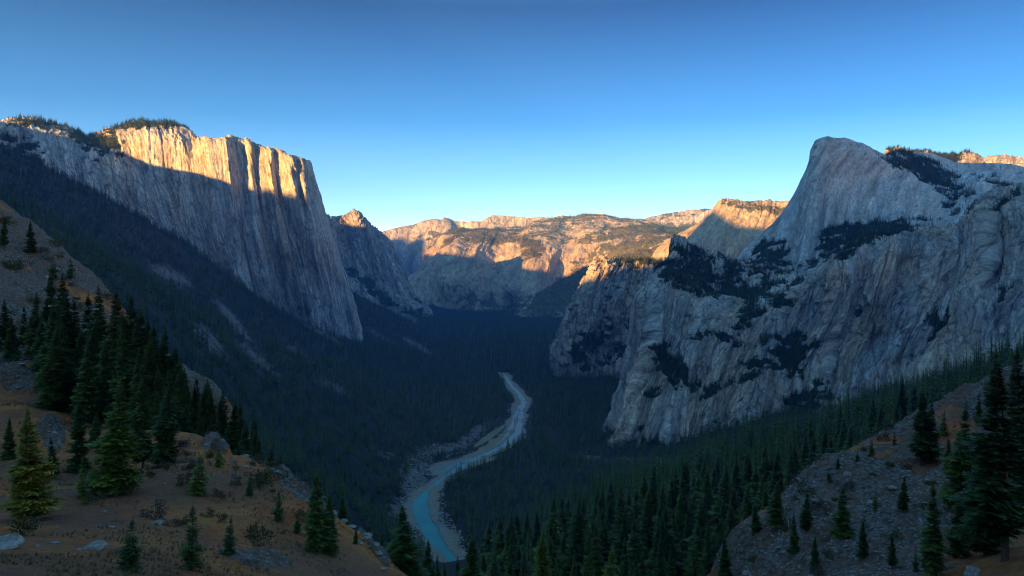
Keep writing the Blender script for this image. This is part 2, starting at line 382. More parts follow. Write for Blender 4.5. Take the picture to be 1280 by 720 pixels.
# ------------------------------------------------------------------ cliffs and mountains (lofted rock surfaces at their true distances)
FARPTS = []     # forest points gathered from the mountains: (pos, height)
def massif(name, rows, mat, ncol=420, nrow=240, flute=(14, 5), fw=(70, 24), rough=5, zs=.14, back=(600, 500), foot=150, veg=None, slope_veg=None,
           tree=None, label=None, seed=0, smooth=2, rimj=0, bulk=0, slant=None, butt=None, pale=None, crack=1.1, wobble=12, blk=1.0, vn=1.0):
    s = np.linspace(0, 1, ncol); C = []
    for r in rows:
        r = np.array(r, float); u = np.r_[0, np.cumsum(np.abs(np.diff(r[:, 0])) + .03 * np.abs(np.diff(r[:, 2])))]; u = u / u[-1]
        q = np.stack([np.interp(s, u, r[:, i]) for i in range(3)], -1)
        for _ in range(smooth):
            q[1:-1] = .25 * q[:-2] + .5 * q[1:-1] + .25 * q[2:]
        C.append(P(q[:, 0], q[:, 1], q[:, 2]))
    C = np.array(C)                                        # k, ncol, 3
    bot = C[0] - np.array([0, 0, foot]); top = C[-1]
    out = np.zeros_like(top); out[:, 1] = 1; out[:, 0] = top[:, 0] / top[:, 1]
    out /= np.linalg.norm(out, axis=1)[:, None]
    bk = [top + out * back[0] * a - np.array([0, 0, back[1] * b]) for a, b in ((.12, .03), (.45, .30), (1, 1))]
    C = np.concatenate([bot[None], C, np.array(bk)])
    seg = np.linalg.norm(np.diff(C, axis=0), axis=2).mean(1); seg[-2:] *= .35; seg[0] *= .3
    t = np.r_[0, np.cumsum(seg)]; tt = np.linspace(0, t[-1], nrow)
    k = np.clip(np.searchsorted(t, tt, 'right') - 1, 0, len(t) - 2); h = t[k + 1] - t[k]; f = ((tt - t[k]) / h)
    m = np.zeros_like(C); dt = np.diff(t)[:, None, None]; dd = np.diff(C, axis=0) / dt
    m[1:-1] = .5 * (dd[1:] + dd[:-1]); m[0] = dd[0]; m[-1] = dd[-1]
    f = f[:, None, None]; hh = h[:, None, None]
    V = (2 * f**3 - 3 * f**2 + 1) * C[k] + (f**3 - 2 * f**2 + f) * hh * m[k] * .8 + (-2 * f**3 + 3 * f**2) * C[k + 1] + (f**3 - f**2) * hh * m[k + 1] * .8
    def normals(V):
        a = np.gradient(V, axis=1); b = np.gradient(V, axis=0); n = np.cross(a, b); return n / (np.linalg.norm(n, axis=2)[..., None] + 1e-9)
    N = normals(V); x, y, z = V[..., 0], V[..., 1], V[..., 2]
    mid_ = V[nrow // 2]; arc = np.r_[0, np.cumsum(np.linalg.norm(np.diff(mid_, axis=0), axis=1))]
    fx = np.broadcast_to(arc[None], x.shape).copy(); fz = np.broadcast_to(tt[:, None], x.shape).copy()
    if slant: fx = fx + slant(x, y, z, fx)
    wob = vnoise(fx / 260, fz / 320, 0 * fx, seed + 5) * wobble
    a = fbm((fx + wob) / fw[0], 0 * fx, fz * zs / fw[0], 4, seed, True) * flute[0]
    b = fbm((fx + wob * .3) / fw[1], 0 * fx, fz * zs * 1.5 / fw[1], 4, seed + 3, True) * flute[1]
    ck = vnoise((fx + wob) / (fw[0] * 1.3), 0 * fx, fz * zs / (fw[0] * 5), seed + 41)
    a = a - np.clip(1 - np.abs(ck) * 14, 0, 1) * flute[0] * crack
    if butt:
        bb = fbm((fx + wob * 1.5) / butt[0], 0 * fx + 3.3, fz * .12 / butt[0], 2, seed + 13); a = a + np.tanh(bb * 3.2) * butt[1]
    c = fbm(x / 45, y / 45, z / 45, 5, seed + 9) * rough
    w2 = vnoise(fx / fw[1], fz / fw[1], 0 * fx, seed + 71) * .35; w3 = vnoise(fx / fw[1] * 2.7, fz / fw[1] * 2.7, 0 * fx, seed + 73) * .2
    bl = blocks(fx / (fw[0] * .62) + w2, fz / (fw[0] * 2.6) + w2, seed + 81) * flute[0] * .62
    bl = bl + blocks(fx / (fw[1] * .55) + w3, fz / (fw[1] * 1.5) + w3, seed + 85) * flute[1] * .55 + blocks(fx / (fw[1] * .22), fz / (fw[1] * .5), seed + 88) * flute[1] * .22
    D = a * .75 + b * .7 + c + bl * blk
    if bulk: D = D + fbm(x / 380, y / 380, z / 700, 3, seed + 21) * bulk
    edge = np.ones(nrow); edge[tt > t[-4]] = .55
    V = V + N * (D * edge[:, None])[..., None]
    N = normals(V); nz = np.abs(N[..., 2])
    px, py = proj(V)
    Lw = float(np.median(y)) / 2000.
    px_w = px + fbm(x / 110 / Lw, y / 110 / Lw, z / 80 / Lw, 4, seed + 61) * 34; py_w = py + fbm(x / 110 / Lw, y / 110 / Lw, z / 80 / Lw, 4, seed + 65) * 16
    vg = np.zeros(px.shape)
    if veg: vg = np.maximum(vg, ell(px_w, py_w, veg))
    if slope_veg: vg = np.maximum(vg, sm(slope_veg[0], slope_veg[1], nz) * slope_veg[2])
    L_ = float(np.median(y)) / 2000.
    vg = np.where(vg > .02, vg * .80 + vn * (fbm(x / 70 / L_, y / 70 / L_, z / 45 / L_, 4, seed + 51) * .75 + fbm(x / 16 / L_, y / 16 / L_, z / 12 / L_, 3, seed + 55) * .95) * np.clip(vg * 3, 0, 1), 0)
    me = fast_mesh(name, V.reshape(-1, 3), grid_faces(nrow, ncol)); set_attr(me, 'veg', vg); set_attr(me, 'pale', ell(px_w, py_w, pale) if pale else 0 * vg); set_attr(me, 'flow', np.stack([fx, 0 * fx, fz], -1), 'FLOAT_VECTOR')
    o = link(name, me, mat); tag(o, label, 'cliff' if 'cliff' in name else 'mountain', kind='structure')
    if tree:
        A = np.linalg.norm(np.cross(np.diff(V, axis=1)[:-1], np.diff(V, axis=0)[:, :-1]), axis=2)
        vgc = vg[:-1, :-1]
        vis = (px[:-1, :-1] > -40) & (px[:-1, :-1] < 1320)
        A = A * sm(.32, .55, vgc) * vis * (nz[:-1, :-1] > .18)
        n = int(min(tree[2], A.sum() / tree[1]))
        if n > 0:
            ci = rng.choice(A.size, n, p=(A / A.sum()).ravel()); i, j = np.unravel_index(ci, A.shape)
            u_, v_ = rng.random((2, n, 1))
            p = V[i, j] + (V[i, j + 1] - V[i, j]) * u_ + (V[i + 1, j] - V[i, j]) * v_
            FARPTS.append(np.c_[p, tree[0] * (.6 + .7 * rng.random(n))])
    return o

# great wall on the left: rows run from the foot to the rim
W = massif('cliff', [
    [(-140, 200, 2450), (0, 230, 2700), (100, 280, 2800), (200, 325, 2950), (250, 352, 3060), (320, 400, 3250), (380, 425, 3450), (430, 440, 3600), (447, 431, 3690), (452, 428, 3900), (448, 424, 4300)],
    [(-140, 180, 2500), (0, 205, 2800), (100, 240, 2930), (200, 290, 3060), (280, 340, 3170), (330, 372, 3280), (352, 375, 3370), (385, 382, 3400), (420, 385, 3560), (437, 382, 3650), (441, 380, 3900), (437, 376, 4300)],
    [(-140, 160, 2520), (0, 185, 2850), (100, 210, 2980), (200, 250, 3080), (280, 290, 3150), (305, 300, 3240), (322, 300, 3220), (335, 300, 3280), (352, 300, 3240), (362, 300, 3300), (390, 300, 3290), (412, 300, 3450), (416, 298, 3800), (412, 296, 4300)],
    [(-140, 150, 2540), (0, 170, 2880), (100, 180, 3030), (165, 200, 3140), (185, 215, 3120), (262, 225, 3140), (289, 228, 3150), (300, 228, 3250), (316, 228, 3225), (320, 230, 3275), (325, 230, 3260), (342, 232, 3230), (347, 234, 3290), (352, 234, 3270), (368, 236, 3250), (373, 238, 3300), (382, 240, 3290), (394, 242, 3420), (398, 241, 3800), (394, 240, 4300)],
    [(-140, 150, 2560), (0, 158, 2900), (45, 160, 2980), (85, 168, 3060), (105, 180, 3130), (130, 180, 3160), (150, 172, 3170), (190, 170, 3170), (225, 178, 3170), (240, 186, 3190), (262, 180, 3160), (284, 177, 3165), (291, 179, 3260), (302, 180, 3275), (314, 183, 3240), (318, 184, 3300), (324, 186, 3275), (338, 190, 3245), (343, 191, 3305), (350, 193, 3285), (366, 199, 3260), (370, 201, 3320), (378, 204, 3300), (387, 208, 3430), (389, 208, 3900), (386, 208, 4300)],
    [(-140, 143, 2700), (0, 150, 3020), (20, 149, 3050), (45, 152, 3100), (85, 161, 3200), (110, 171, 3280), (140, 161, 3330), (165, 155, 3350), (190, 152, 3350), (215, 155, 3350), (232, 162, 3350), (247, 174, 3330), (262, 176, 3280), (285, 173, 3280), (292, 175, 3370), (305, 177, 3380), (318, 181, 3360), (322, 184, 3400), (340, 187, 3360), (345, 190, 3410), (362, 197, 3380), (376, 201, 3420), (384, 204, 3520), (387, 206, 3800), (384, 207, 4300)],
], M['captain'], 760, 420, (7, 4), (55, 19), 4, .16, (900, 650), 120,
    pale=[(385, 375, 9, 60, -27, 1), (335, 345, 6, 45, -22, .9), (200, 305, 70, 10, 27, .9), (420, 385, 16, 60, -25, 1), (440, 415, 14, 20, -25, 1), (300, 330, 16, 40, -20, .6)],
    veg=[(40, 158, 60, 5, 8, .9), (115, 180, 40, 16, 20, 1.1), (185, 153, 75, 10, 0, 1.05), (20, 190, 40, 14, 30, .9), (70, 152, 40, 6, 10, 1)], tree=(20, 90, 9000),
    label='sheer pale granite wall on the left, its rim lit orange', seed=3, smooth=1, blk=.8, bulk=16, butt=(120, 6))

massif('cliff', [
    [(380, 345, 5475), (430, 380, 5475), (480, 395, 5650), (520, 402, 5825), (536, 401, 5999), (540, 398, 6407)],
    [(380, 320, 5592), (420, 335, 5650), (450, 340, 5708), (480, 350, 5825), (502, 368, 5918), (516, 374, 6116), (519, 371, 6524)],
    [(380, 295, 5650), (410, 302, 5650), (430, 305, 5825), (450, 308, 5778), (470, 315, 5825), (487, 325, 5964), (498, 336, 6151), (500, 331, 6524)],
    [(380, 272, 5708), (402, 272, 5708), (412, 280, 5778), (425, 278, 5825), (445, 276, 5801), (456, 282, 5825), (468, 290, 5999), (482, 302, 6174), (486, 302, 6524)],
    [(380, 262, 5766), (400, 262, 5766), (406, 268, 5825), (412, 273, 5883), (420, 271, 5941), (432, 267, 5941), (442, 266, 5918), (450, 272, 5941), (458, 278, 5999), (468, 286, 6116), (478, 296, 6291), (482, 300, 6640)],
], M['peak'], 360, 260, (22, 9), (80, 28), 7, .14, (900, 700), 60, veg=[(460, 355, 60, 12, 35, .9), (500, 385, 50, 10, 30, .9)], tree=(24, 300, 3000),
    label='jagged granite peak beyond the great left wall', seed=11, smooth=1, butt=(170, 28))

# far ranges closing the valley
massif('mountain', [
    [(380, 420, 10350), (480, 420, 10400), (560, 415, 10575), (640, 400, 10575)],
    [(380, 340, 10600), (480, 345, 10650), (520, 350, 10750), (560, 350, 10825), (640, 345, 10825)],
    [(380, 310, 10850), (480, 308, 10900), (505, 300, 10950), (540, 310, 10950), (580, 305, 10950), (640, 300, 10950)],
    [(380, 292, 11025), (470, 291, 11025), (490, 287, 11075), (520, 282, 11100), (560, 282, 11075), (575, 285, 11150), (600, 285, 11100), (640, 285, 11100)],
    [(380, 290, 11150), (470, 290, 11150), (480, 289, 11150), (500, 283, 11200), (530, 278, 11200), (560, 276, 11200), (600, 277, 11200), (640, 280, 11200)],
], M['veryfar'], 300, 150, (22, 12), (300, 110), 12, .4, (1500, 600), 100, label='pale far ridge closing the valley on the left', seed=21, bulk=30, butt=(520, 70), crack=.1, veg=[(560, 297, 60, 5, 0, .75)])
massif('mountain', [
    [(560, 330, 11075), (650, 330, 11075), (760, 330, 11075)],
    [(560, 292, 11450), (605, 288, 11425), (650, 290, 11450), (700, 292, 11450), (760, 295, 11450)],
    [(560, 281, 11525), (603, 283, 11525), (610, 272, 11512), (625, 274, 11550), (640, 280, 11600), (670, 280, 11600), (700, 278, 11600), (760, 284, 11600)],
    [(560, 280, 11575), (600, 280, 11575), (608, 272, 11575), (613, 268.5, 11575), (625, 269, 11600), (650, 272, 11625), (680, 273, 11625), (700, 275, 11650), (760, 280, 11650)],
], M['veryfar'], 260, 120, (14, 8), (300, 110), 8, .4, (1500, 600), 100, label='snow-pale pointed peak on the skyline at the valley head', seed=25, smooth=1, bulk=15, butt=(400, 40), crack=.1)
massif('mountain', [
    [(740, 330, 10575), (840, 330, 10575), (930, 330, 10575)],
    [(740, 290, 10825), (800, 288, 10825), (860, 290, 10825), (930, 290, 10825)],
    [(740, 281, 10950), (790, 280, 10950), (820, 276, 10950), (850, 275, 10950), (890, 270, 10950), (930, 275, 10950)],
    [(740, 282, 11025), (780, 279, 11025), (795, 280, 11025), (812, 272, 11025), (840, 266, 11050), (880, 262, 11050), (900, 262, 11050), (930, 270, 11050)],
], M['veryfar'], 260, 120, (14, 8), (260, 100), 8, .4, (1500, 600), 100, label='low pale ridge on the skyline left of the leaning peak', seed=27, veg=[(850, 263, 60, 2.5, -10, .8), (830, 282, 80, 6, -8, .8)], bulk=10)
massif('mountain', [
    [(470, 425, 6600), (540, 425, 7000), (600, 425, 6800), (680, 420, 6600), (740, 430, 6600), (800, 430, 6000), (900, 430, 5600)],
    [(500, 390, 7500), (555, 395, 7400), (600, 395, 7300), (640, 385, 7500), (680, 405, 7000), (720, 400, 7000), (800, 390, 6500), (900, 390, 6300)],
    [(510, 352, 8200), (528, 350, 7900), (560, 352, 7400), (590, 352, 7420), (616, 352, 7700), (650, 368, 7300), (665, 372, 7150), (700, 365, 7500), (760, 350, 7600), (820, 330, 6800), (900, 330, 6600)],
    [(522, 338, 8300), (534, 332, 8250), (558, 325, 7650), (592, 325, 7700), (617, 332, 7980), (645, 330, 7750), (665, 326, 7700), (700, 322, 7900), (735, 320, 8100), (780, 315, 7600), (830, 300, 7400), (900, 300, 7300)],
    [(528, 318, 8700), (548, 308, 8700), (570, 303, 8350), (600, 300, 8300), (618, 300, 8480), (640, 300, 8350), (680, 302, 8500), (720, 298, 8600), (770, 297, 8400), (830, 290, 8300), (900, 285, 8000)],
    [(533, 306, 9400), (560, 292, 9500), (580, 288, 9500), (600, 285, 9500), (640, 286, 9500), (680, 284, 9500), (720, 280, 9500), (760, 285, 9500), (830, 284, 9400), (900, 280, 9400)],
    [(540, 297, 10000), (560, 289, 10000), (590, 284, 10200), (620, 283, 10300), (660, 283, 10300), (690, 277, 10300), (712, 272, 10300), (727, 270, 10300), (745, 272, 10300), (765, 276, 10300), (790, 281, 10300), (830, 282, 10300), (900, 281, 10300)],
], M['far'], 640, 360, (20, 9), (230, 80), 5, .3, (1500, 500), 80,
    veg=[(610, 292, 75, 11, 4, 1.15), (640, 300, 40, 14, 10, 1.0), (665, 305, 22, 26, 30, 1.05), (700, 285, 80, 8, -8, .75), (722, 271, 60, 6, 0, 1.2), (600, 385, 60, 25, 20, .8), (700, 425, 120, 26, 0, 1.2), (765, 342, 80, 22, -20, 1.25), (715, 362, 46, 14, -33, 1.2), (690, 376, 30, 7, -35, 1),
         (810, 290, 100, 13, -4, 1.15), (790, 312, 90, 12, -15, 1.1), (560, 412, 100, 20, 0, 1.2), (560, 300, 20, 10, -30, .9), (650, 392, 40, 12, 20, .8), (775, 275, 30, 8, 20, .9)],
    tree=(26, 420, 16000), label='broad granite mountain with wooded top filling the valley head', seed=31, smooth=1, bulk=45, butt=(420, 55), crack=.2, vn=.5, blk=.6)
massif('mountain', [
    [(632, 418, 6300), (700, 428, 6000), (760, 432, 5600), (880, 430, 5200)],
    [(640, 402, 6500), (680, 408, 6250), (720, 405, 6150), (760, 398, 6000), (880, 385, 5500)],
    [(646, 388, 6750), (672, 384, 6600), (700, 376, 6500), (740, 370, 6350), (790, 360, 6100), (880, 345, 5800)],
    [(650, 378, 6950), (672, 367, 6850), (700, 352, 6800), (730, 337, 6800), (760, 326, 6750), (800, 314, 6700), (880, 298, 6500)],
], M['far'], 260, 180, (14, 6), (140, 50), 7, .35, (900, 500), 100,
    veg=[(760, 345, 130, 34, -22, 1.5), (700, 362, 60, 14, -30, 1.3), (700, 425, 120, 12, 0, 1.2), (760, 400, 30, 8, -20, .7)], tree=(22, 300, 9000),
    label='wooded ridge with a golden lit slope running down to the valley head', seed=37, smooth=1, bulk=16, crack=.2, vn=.6)
massif('mountain', [
    [(780, 420, 5000), (860, 400, 5000), (960, 400, 5000), (1040, 400, 5000)],
    [(800, 355, 5300), (835, 350, 5200), (870, 345, 5200), (900, 340, 5400), (960, 340, 5400), (1040, 340, 5400)],
    [(815, 318, 5500), (845, 312, 5400), (875, 300, 5400), (895, 290, 5500), (920, 292, 5500), (960, 300, 5500), (1040, 300, 5500)],
    [(840, 297, 5800), (868, 287, 5750), (890, 272, 5650), (903, 263, 5650), (920, 262, 5700), (950, 268, 5750), (980, 268, 5800), (1040, 270, 5800)],
    [(850, 294, 6100), (875, 280, 6000), (888, 268, 5900), (897, 256, 5800), (903, 248, 5800), (912, 249, 5850), (925, 252, 5900), (945, 250, 6000), (965, 252, 6000), (985, 253, 6000), (1040, 255, 6000)],
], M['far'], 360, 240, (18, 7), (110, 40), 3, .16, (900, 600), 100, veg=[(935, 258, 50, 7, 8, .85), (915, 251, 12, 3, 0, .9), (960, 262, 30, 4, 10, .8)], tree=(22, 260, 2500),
    label='leaning granite peak right of centre, its left face sunlit', seed=41, smooth=1, blk=.4, bulk=15, butt=(150, 16))

# centre-right outcrop
massif('cliff', [
    [(698, 440, 3200), (692, 450, 2800), (705, 470, 2700), (730, 478, 2680), (760, 482, 2700), (800, 470, 2600), (850, 470, 2500)],
    [(704, 425, 3200), (697, 430, 2820), (712, 440, 2720), (732, 440, 2700), (765, 440, 2850), (800, 430, 2700), (850, 430, 2600)],
    [(713, 402, 3250), (707, 405, 2880), (720, 400, 2760), (740, 400, 2740), (765, 400, 2820), (800, 395, 2840), (850, 395, 2840)],
    [(722, 376, 3300), (716, 378, 2930), (726, 370, 2810), (742, 362, 2790), (765, 362, 2840), (800, 360, 2880), (850, 360, 2880)],
    [(730, 358, 3300), (725, 357, 2990), (735, 351, 2900), (742, 338, 2850), (755, 336, 2850), (770, 341, 2880), (790, 340, 2930), (820, 339, 2950), (850, 338, 2950)],
    [(731, 356, 3350), (727, 354, 3070), (737, 346, 3000), (741, 333, 2980), (748, 326, 2960), (760, 321, 3000), (775, 325, 3060), (795, 326, 3120), (820, 325, 3200), (850, 322, 3250)],
], M['out'], 360, 300, (15, 6), (60, 20), 5, .12, (600, 450), 80, veg=[(740, 425, 60, 14, -25, .75), (760, 450, 60, 14, -20, .7), (800, 330, 40, 9, 0, 1.1), (785, 325, 30, 4, 0, 1)], tree=(15, 60, 6000),
    label='square-topped granite outcrop in the middle distance with a sunlit left corner', seed=51, smooth=1, butt=(110, 14))

# big dome
massif('mountain', [
    [(900, 360, 2450), (960, 375, 2350), (1000, 372, 2300), (1060, 340, 2250), (1120, 310, 2250), (1190, 300, 2300), (1240, 290, 2350), (1330, 280, 2400)],
    [(925, 320, 2560), (955, 325, 2450), (990, 330, 2420), (1020, 320, 2400), (1060, 300, 2420), (1120, 285, 2400), (1192, 276, 2450), (1230, 268, 2400), (1330, 255, 2400)],
    [(940, 303, 2650), (965, 290, 2560), (990, 280, 2500), (1015, 262, 2480), (1035, 255, 2490), (1070, 250, 2560), (1130, 258, 2600), (1190, 262, 2700), (1230, 250, 2600), (1330, 235, 2600)],
    [(960, 285, 2750), (985, 262, 2640), (1003, 235, 2590), (1018, 215, 2550), (1035, 215, 2550), (1062, 215, 2650), (1100, 225, 2780), (1150, 238, 2850), (1193, 240, 2900), (1225, 226, 2850), (1330, 222, 2900)],
    [(985, 258, 2800), (1002, 232, 2700), (1014, 205, 2640), (1019, 186, 2620), (1035, 180, 2620), (1060, 184, 2680), (1085, 192, 2780), (1120, 208, 2900), (1160, 215, 3100), (1195, 215, 3150), (1240, 212, 3150), (1330, 215, 3200)],
    [(987, 257, 2950), (1002, 231, 2850), (1012, 210, 2780), (1015, 188, 2740), (1020, 178, 2720), (1032, 174, 2700), (1052, 174, 2750), (1068, 178, 2850), (1085, 184, 2950), (1107, 193, 3050), (1125, 188, 3200), (1160, 193, 3400), (1195, 205, 3400), (1240, 206, 3400), (1330, 210, 3400)],
], M['dome'], 560, 360, (5, 2.5), (80, 30), 1.2, .10, (700, 420), 120,
    veg=[(1100, 285, 70, 12, -8, .9), (1060, 300, 70, 12, -25, .85), (1160, 215, 60, 12, 32, 1.1), (1180, 235, 30, 14, 60, 1.0), (1130, 196, 30, 7, 20, .9), (1250, 235, 60, 5, 25, .6), (960, 320, 60, 20, 30, .6)], tree=(16, 55, 9000),
    label='huge rounded granite dome rising on the right', seed=61, smooth=1, blk=.35, crack=.6, butt=(170, 8))
massif('mountain', [
    [(1090, 250, 3300), (1200, 250, 3300), (1330, 250, 3300)],
    [(1092, 215, 3500), (1150, 215, 3500), (1200, 220, 3500), (1330, 230, 3500)],
    [(1105, 192, 3600), (1125, 192, 3600), (1160, 196, 3600), (1200, 200, 3550), (1220, 204, 3550), (1250, 208, 3550), (1330, 213, 3550)],
    [(1107, 190, 3800), (1113, 187, 3800), (1135, 190, 3800), (1170, 196, 3800), (1195, 197, 3800), (1205, 191, 3800), (1220, 193, 3800), (1232, 197, 3800), (1250, 195, 3800), (1265, 194, 3800), (1280, 201, 3800), (1330, 205, 3800)],
], M['captain'], 260, 160, (12, 6), (70, 25), 6, .3, (700, 500), 80, veg=[(1150, 198, 70, 12, 6, 1.1), (1212, 193, 16, 5, 0, .8)], tree=(18, 70, 4000),
    label='wooded ridge behind the dome with a lit orange crest at its right end', seed=65, smooth=1)

# long cliff on the right with its ledges and wooded shelf
massif('cliff', [
    [(752, 560, 2070), (745, 572, 1730), (770, 592, 1620), (820, 600, 1570), (880, 590, 1610), (940, 580, 1590), (1000, 560, 1560), (1040, 545, 1510), (1100, 520, 1400), (1180, 500, 1350), (1280, 480, 1250), (1400, 450, 1150)],
    [(770, 530, 2010), (762, 540, 1700), (790, 540, 1590), (830, 545, 1570), (880, 535, 1600), (940, 520, 1630), (990, 505, 1600), (1030, 500, 1530), (1080, 480, 1580), (1150, 455, 1540), (1220, 430, 1460), (1280, 410, 1400), (1400, 370, 1250)],
    [(784, 500, 2089), (776, 505, 1779), (800, 490, 1659), (850, 490, 1658), (900, 480, 1671), (950, 470, 1673), (1000, 460, 1630), (1040, 430, 1610), (1085, 425, 1650), (1110, 420, 1590), (1150, 400, 1570), (1195, 385, 1535), (1240, 370, 1470), (1280, 350, 1430), (1400, 320, 1280)],
    [(800, 440, 2118), (793, 440, 1858), (815, 425, 1718), (850, 425, 1757), (900, 420, 1742), (950, 425, 1707), (985, 420, 1680), (1020, 385, 1630), (1060, 375, 1640), (1110, 365, 1610), (1160, 350, 1620), (1190, 345, 1590), (1234, 330, 1545), (1244, 330, 1590), (1280, 300, 1500), (1400, 280, 1310)],
    [(806, 380, 2200), (800, 380, 1890), (815, 365, 1780), (840, 370, 1820), (880, 392, 1800), (930, 392, 1760), (975, 385, 1720), (1010, 355, 1650), (1060, 330, 1640), (1110, 316, 1640), (1160, 312, 1660), (1190, 306, 1640), (1230, 278, 1595), (1242, 274, 1635), (1280, 258, 1560), (1400, 240, 1350)],
    [(818, 362, 2250), (813, 360, 1940), (824, 354, 1850), (845, 345, 1900), (880, 372, 1900), (930, 380, 1850), (975, 374, 1780), (1003, 350, 1720), (1040, 326, 1720), (1090, 303, 1740), (1130, 288, 1760), (1180, 288, 1745), (1205, 283, 1705), (1225, 265, 1650), (1245, 250, 1660), (1280, 243, 1650), (1400, 225, 1500)],
    [(827, 352, 2000), (836, 330, 2020), (860, 345, 2050), (900, 360, 2150), (940, 360, 2100), (985, 350, 2050), (1010, 343, 1900), (1045, 318, 1900), (1090, 298, 1900), (1130, 284, 1900), (1180, 284, 1950), (1205, 280, 1850), (1225, 262, 1800), (1245, 247, 1800), (1280, 240, 1800), (1400, 222, 1700)],
    [(832, 326, 2150), (836, 302, 2200), (855, 302, 2250), (880, 310, 2300), (905, 318, 2300), (940, 325, 2300), (985, 338, 2200), (1015, 335, 2100), (1045, 314, 2050), (1090, 294, 2050), (1130, 281, 2050), (1180, 281, 2050), (1205, 278, 1950), (1225, 260, 1900), (1245, 246, 1900), (1280, 238, 1900), (1400, 221, 1800)],
], M['cliff'], 900, 560, (10, 5), (46, 16), 3.2, .09, (500, 300), 120,
    veg=[(870, 340, 60, 28, 20, .95), (920, 368, 80, 12, 8, 1.2), (960, 345, 50, 16, 20, .8), (855, 315, 30, 10, 10, 1.0), (930, 398, 22, 16, 80, 1.1), (905, 428, 40, 7, 5, 1.0), (985, 445, 32, 24, 20, .95), (1010, 490, 30, 10, -20, .9), (955, 455, 26, 8, 0, .7),
         (830, 455, 30, 20, 40, 1.0), (850, 480, 30, 14, 10, 1.0), (812, 490, 22, 10, -30, .9), (920, 480, 40, 8, -30, .8), (990, 515, 45, 16, -25, 1.0), (1090, 295, 110, 6, -20, 1.0), (1240, 250, 40, 4, -20, .9), (800, 540, 40, 12, -10, .6), (890, 540, 40, 8, -30, .6), (1246, 365, 26, 5, -50, .7), (790, 575, 60, 14, -10, 1.15), (1075, 395, 30, 5, -60, .8), (1170, 410, 30, 5, -60, .7)],
    tree=(13, 26, 26000), label='long shadowed granite cliff on the right above the dark forest', seed=71, smooth=1, bulk=5, blk=.75, butt=(120, 30), pale=[(1085, 465, 90, 14, -48, 1), (880, 560, 60, 12, -35, .9), (1120, 440, 80, 10, -50, .8), (810, 420, 9, 70, 3, .4), (790, 500, 12, 50, 20, .4), (1150, 380, 12, 50, 5, .6)], slant=lambda x, y, z, fx: np.clip(60 - z, 0, 260) * .28 * sm(150, 600, fx))

# unseen ridge added behind the viewpoint, crest shaped to cast the valley's shadow
PROFILE = [(-8700, 1250), (-7950, 1380), (-7860, 1560), (-7740, 1640), (-7640, 1650), (-7590, 1600), (-7561, 1575), (-7530, 1610), (-7477, 1655), (-7400, 1660), (-7328, 1640), (-7290, 1400), (-7200, 1200), (-6800, 950), (-6300, 880), (-5729, 850), (-5367, 821), (-4831, 793), (-4514, 818), (-4420, 830), (-4380, 800), (-4302, 651), (-4100, 690), (-3884, 715),
    (-3790, 730), (-3757, 745), (-3700, 750), (-3597, 680), (-3450, 690), (-3314, 729), (-3271, 749), (-3239, 763), (-3128, 719), (-3061, 649), (-2942, 650), (-2848, 613), (-2771, 655), (-2656, 636), (-2600, 680), (-2193, 638), (-2144, 733), (-2080, 985), (-2048, 1237), (-1982, 1268), (-1882, 1204), (-1774, 1130),
    (-1599, 1140), (-1540, 650), (-1459, 285), (-1400, 320), (-1352, 335), (-1337, 362), (-1301, 395), (-1240, 420), (-1200, 600), (-900, 900), (-687, 1050), (-267, 1122), (-204, 1097), (-125, 1082), (0, 1091), (500, 1150), (3300, 1200)]
def caster():
    A = R(SUN_AZ); tn = math.tan(R(SUN_EL)); D0 = -2600.0
    pr = np.array(PROFILE, float); u = np.linspace(pr[0, 0], pr[-1, 0], 1500)
    h = np.interp(u, pr[:, 0], pr[:, 1])
    rows = []
    for off, k, low in ((900, 0, -460), (650, .35, 0), (350, .72, 0), (0, 1.0, 0), (-350, .75, 0), (-1100, 0, -460)):
        z = (h - D0 * tn + 460) * (k if k else 0) - 460
        if k == 1.0: z = h - D0 * tn + fbm(u / 60, u * 0, u * 0, 4, 5) * 7
        rows.append(np.stack([u * math.cos(A) + (D0 + off) * math.sin(A), -u * math.sin(A) + (D0 + off) * math.cos(A), z], -1))
    V = np.array(rows); me = fast_mesh('mountain', V.reshape(-1, 3), grid_faces(len(rows), len(u))); set_attr(me, 'veg', np.zeros(V.shape[0] * V.shape[1]) + .3); set_attr(me, 'flow', V, 'FLOAT_VECTOR')
    tag(link('mountain', me, M['behind']), 'unseen shadow-casting range added behind the viewpoint', 'mountain', kind='structure')
caster()

# ------------------------------------------------------------------ river course on the valley floor (z = -400)
def fl(px, py, w=0):
    d = 400 * F / (py - CY); return ((px - CX) / F * d, d, w * .56 / F * d)
RIV = np.array([fl(*a) for a in [(630, 467, 5), (634, 474, 6), (641, 484, 7), (650, 494, 8), (655, 503, 10), (650, 513, 13), (646, 524, 22), (644, 537, 26), (637, 548, 28), (624, 558, 28), (606, 566, 24), (592, 573, 18), (580, 580, 12), (562, 592, 9), (545, 604, 9), (531, 616, 14), (524, 630, 30), (530, 648, 33), (540, 667, 30), (552, 685, 25), (566, 701, 24), (595, 716, 30), (640, 730, 40), (720, 745, 50)]])
ISLE = np.array([fl(*a) for a in [(650, 510, 2), (647, 520, 8), (644, 532, 10), (637, 545, 11), (624, 556, 9), (606, 565, 7), (590, 572, 4), (578, 581, 2)]])
BAY = np.array([fl(*a) for a in [(548, 592, 5), (562, 583, 12), (580, 577, 10), (596, 573, 12)]])
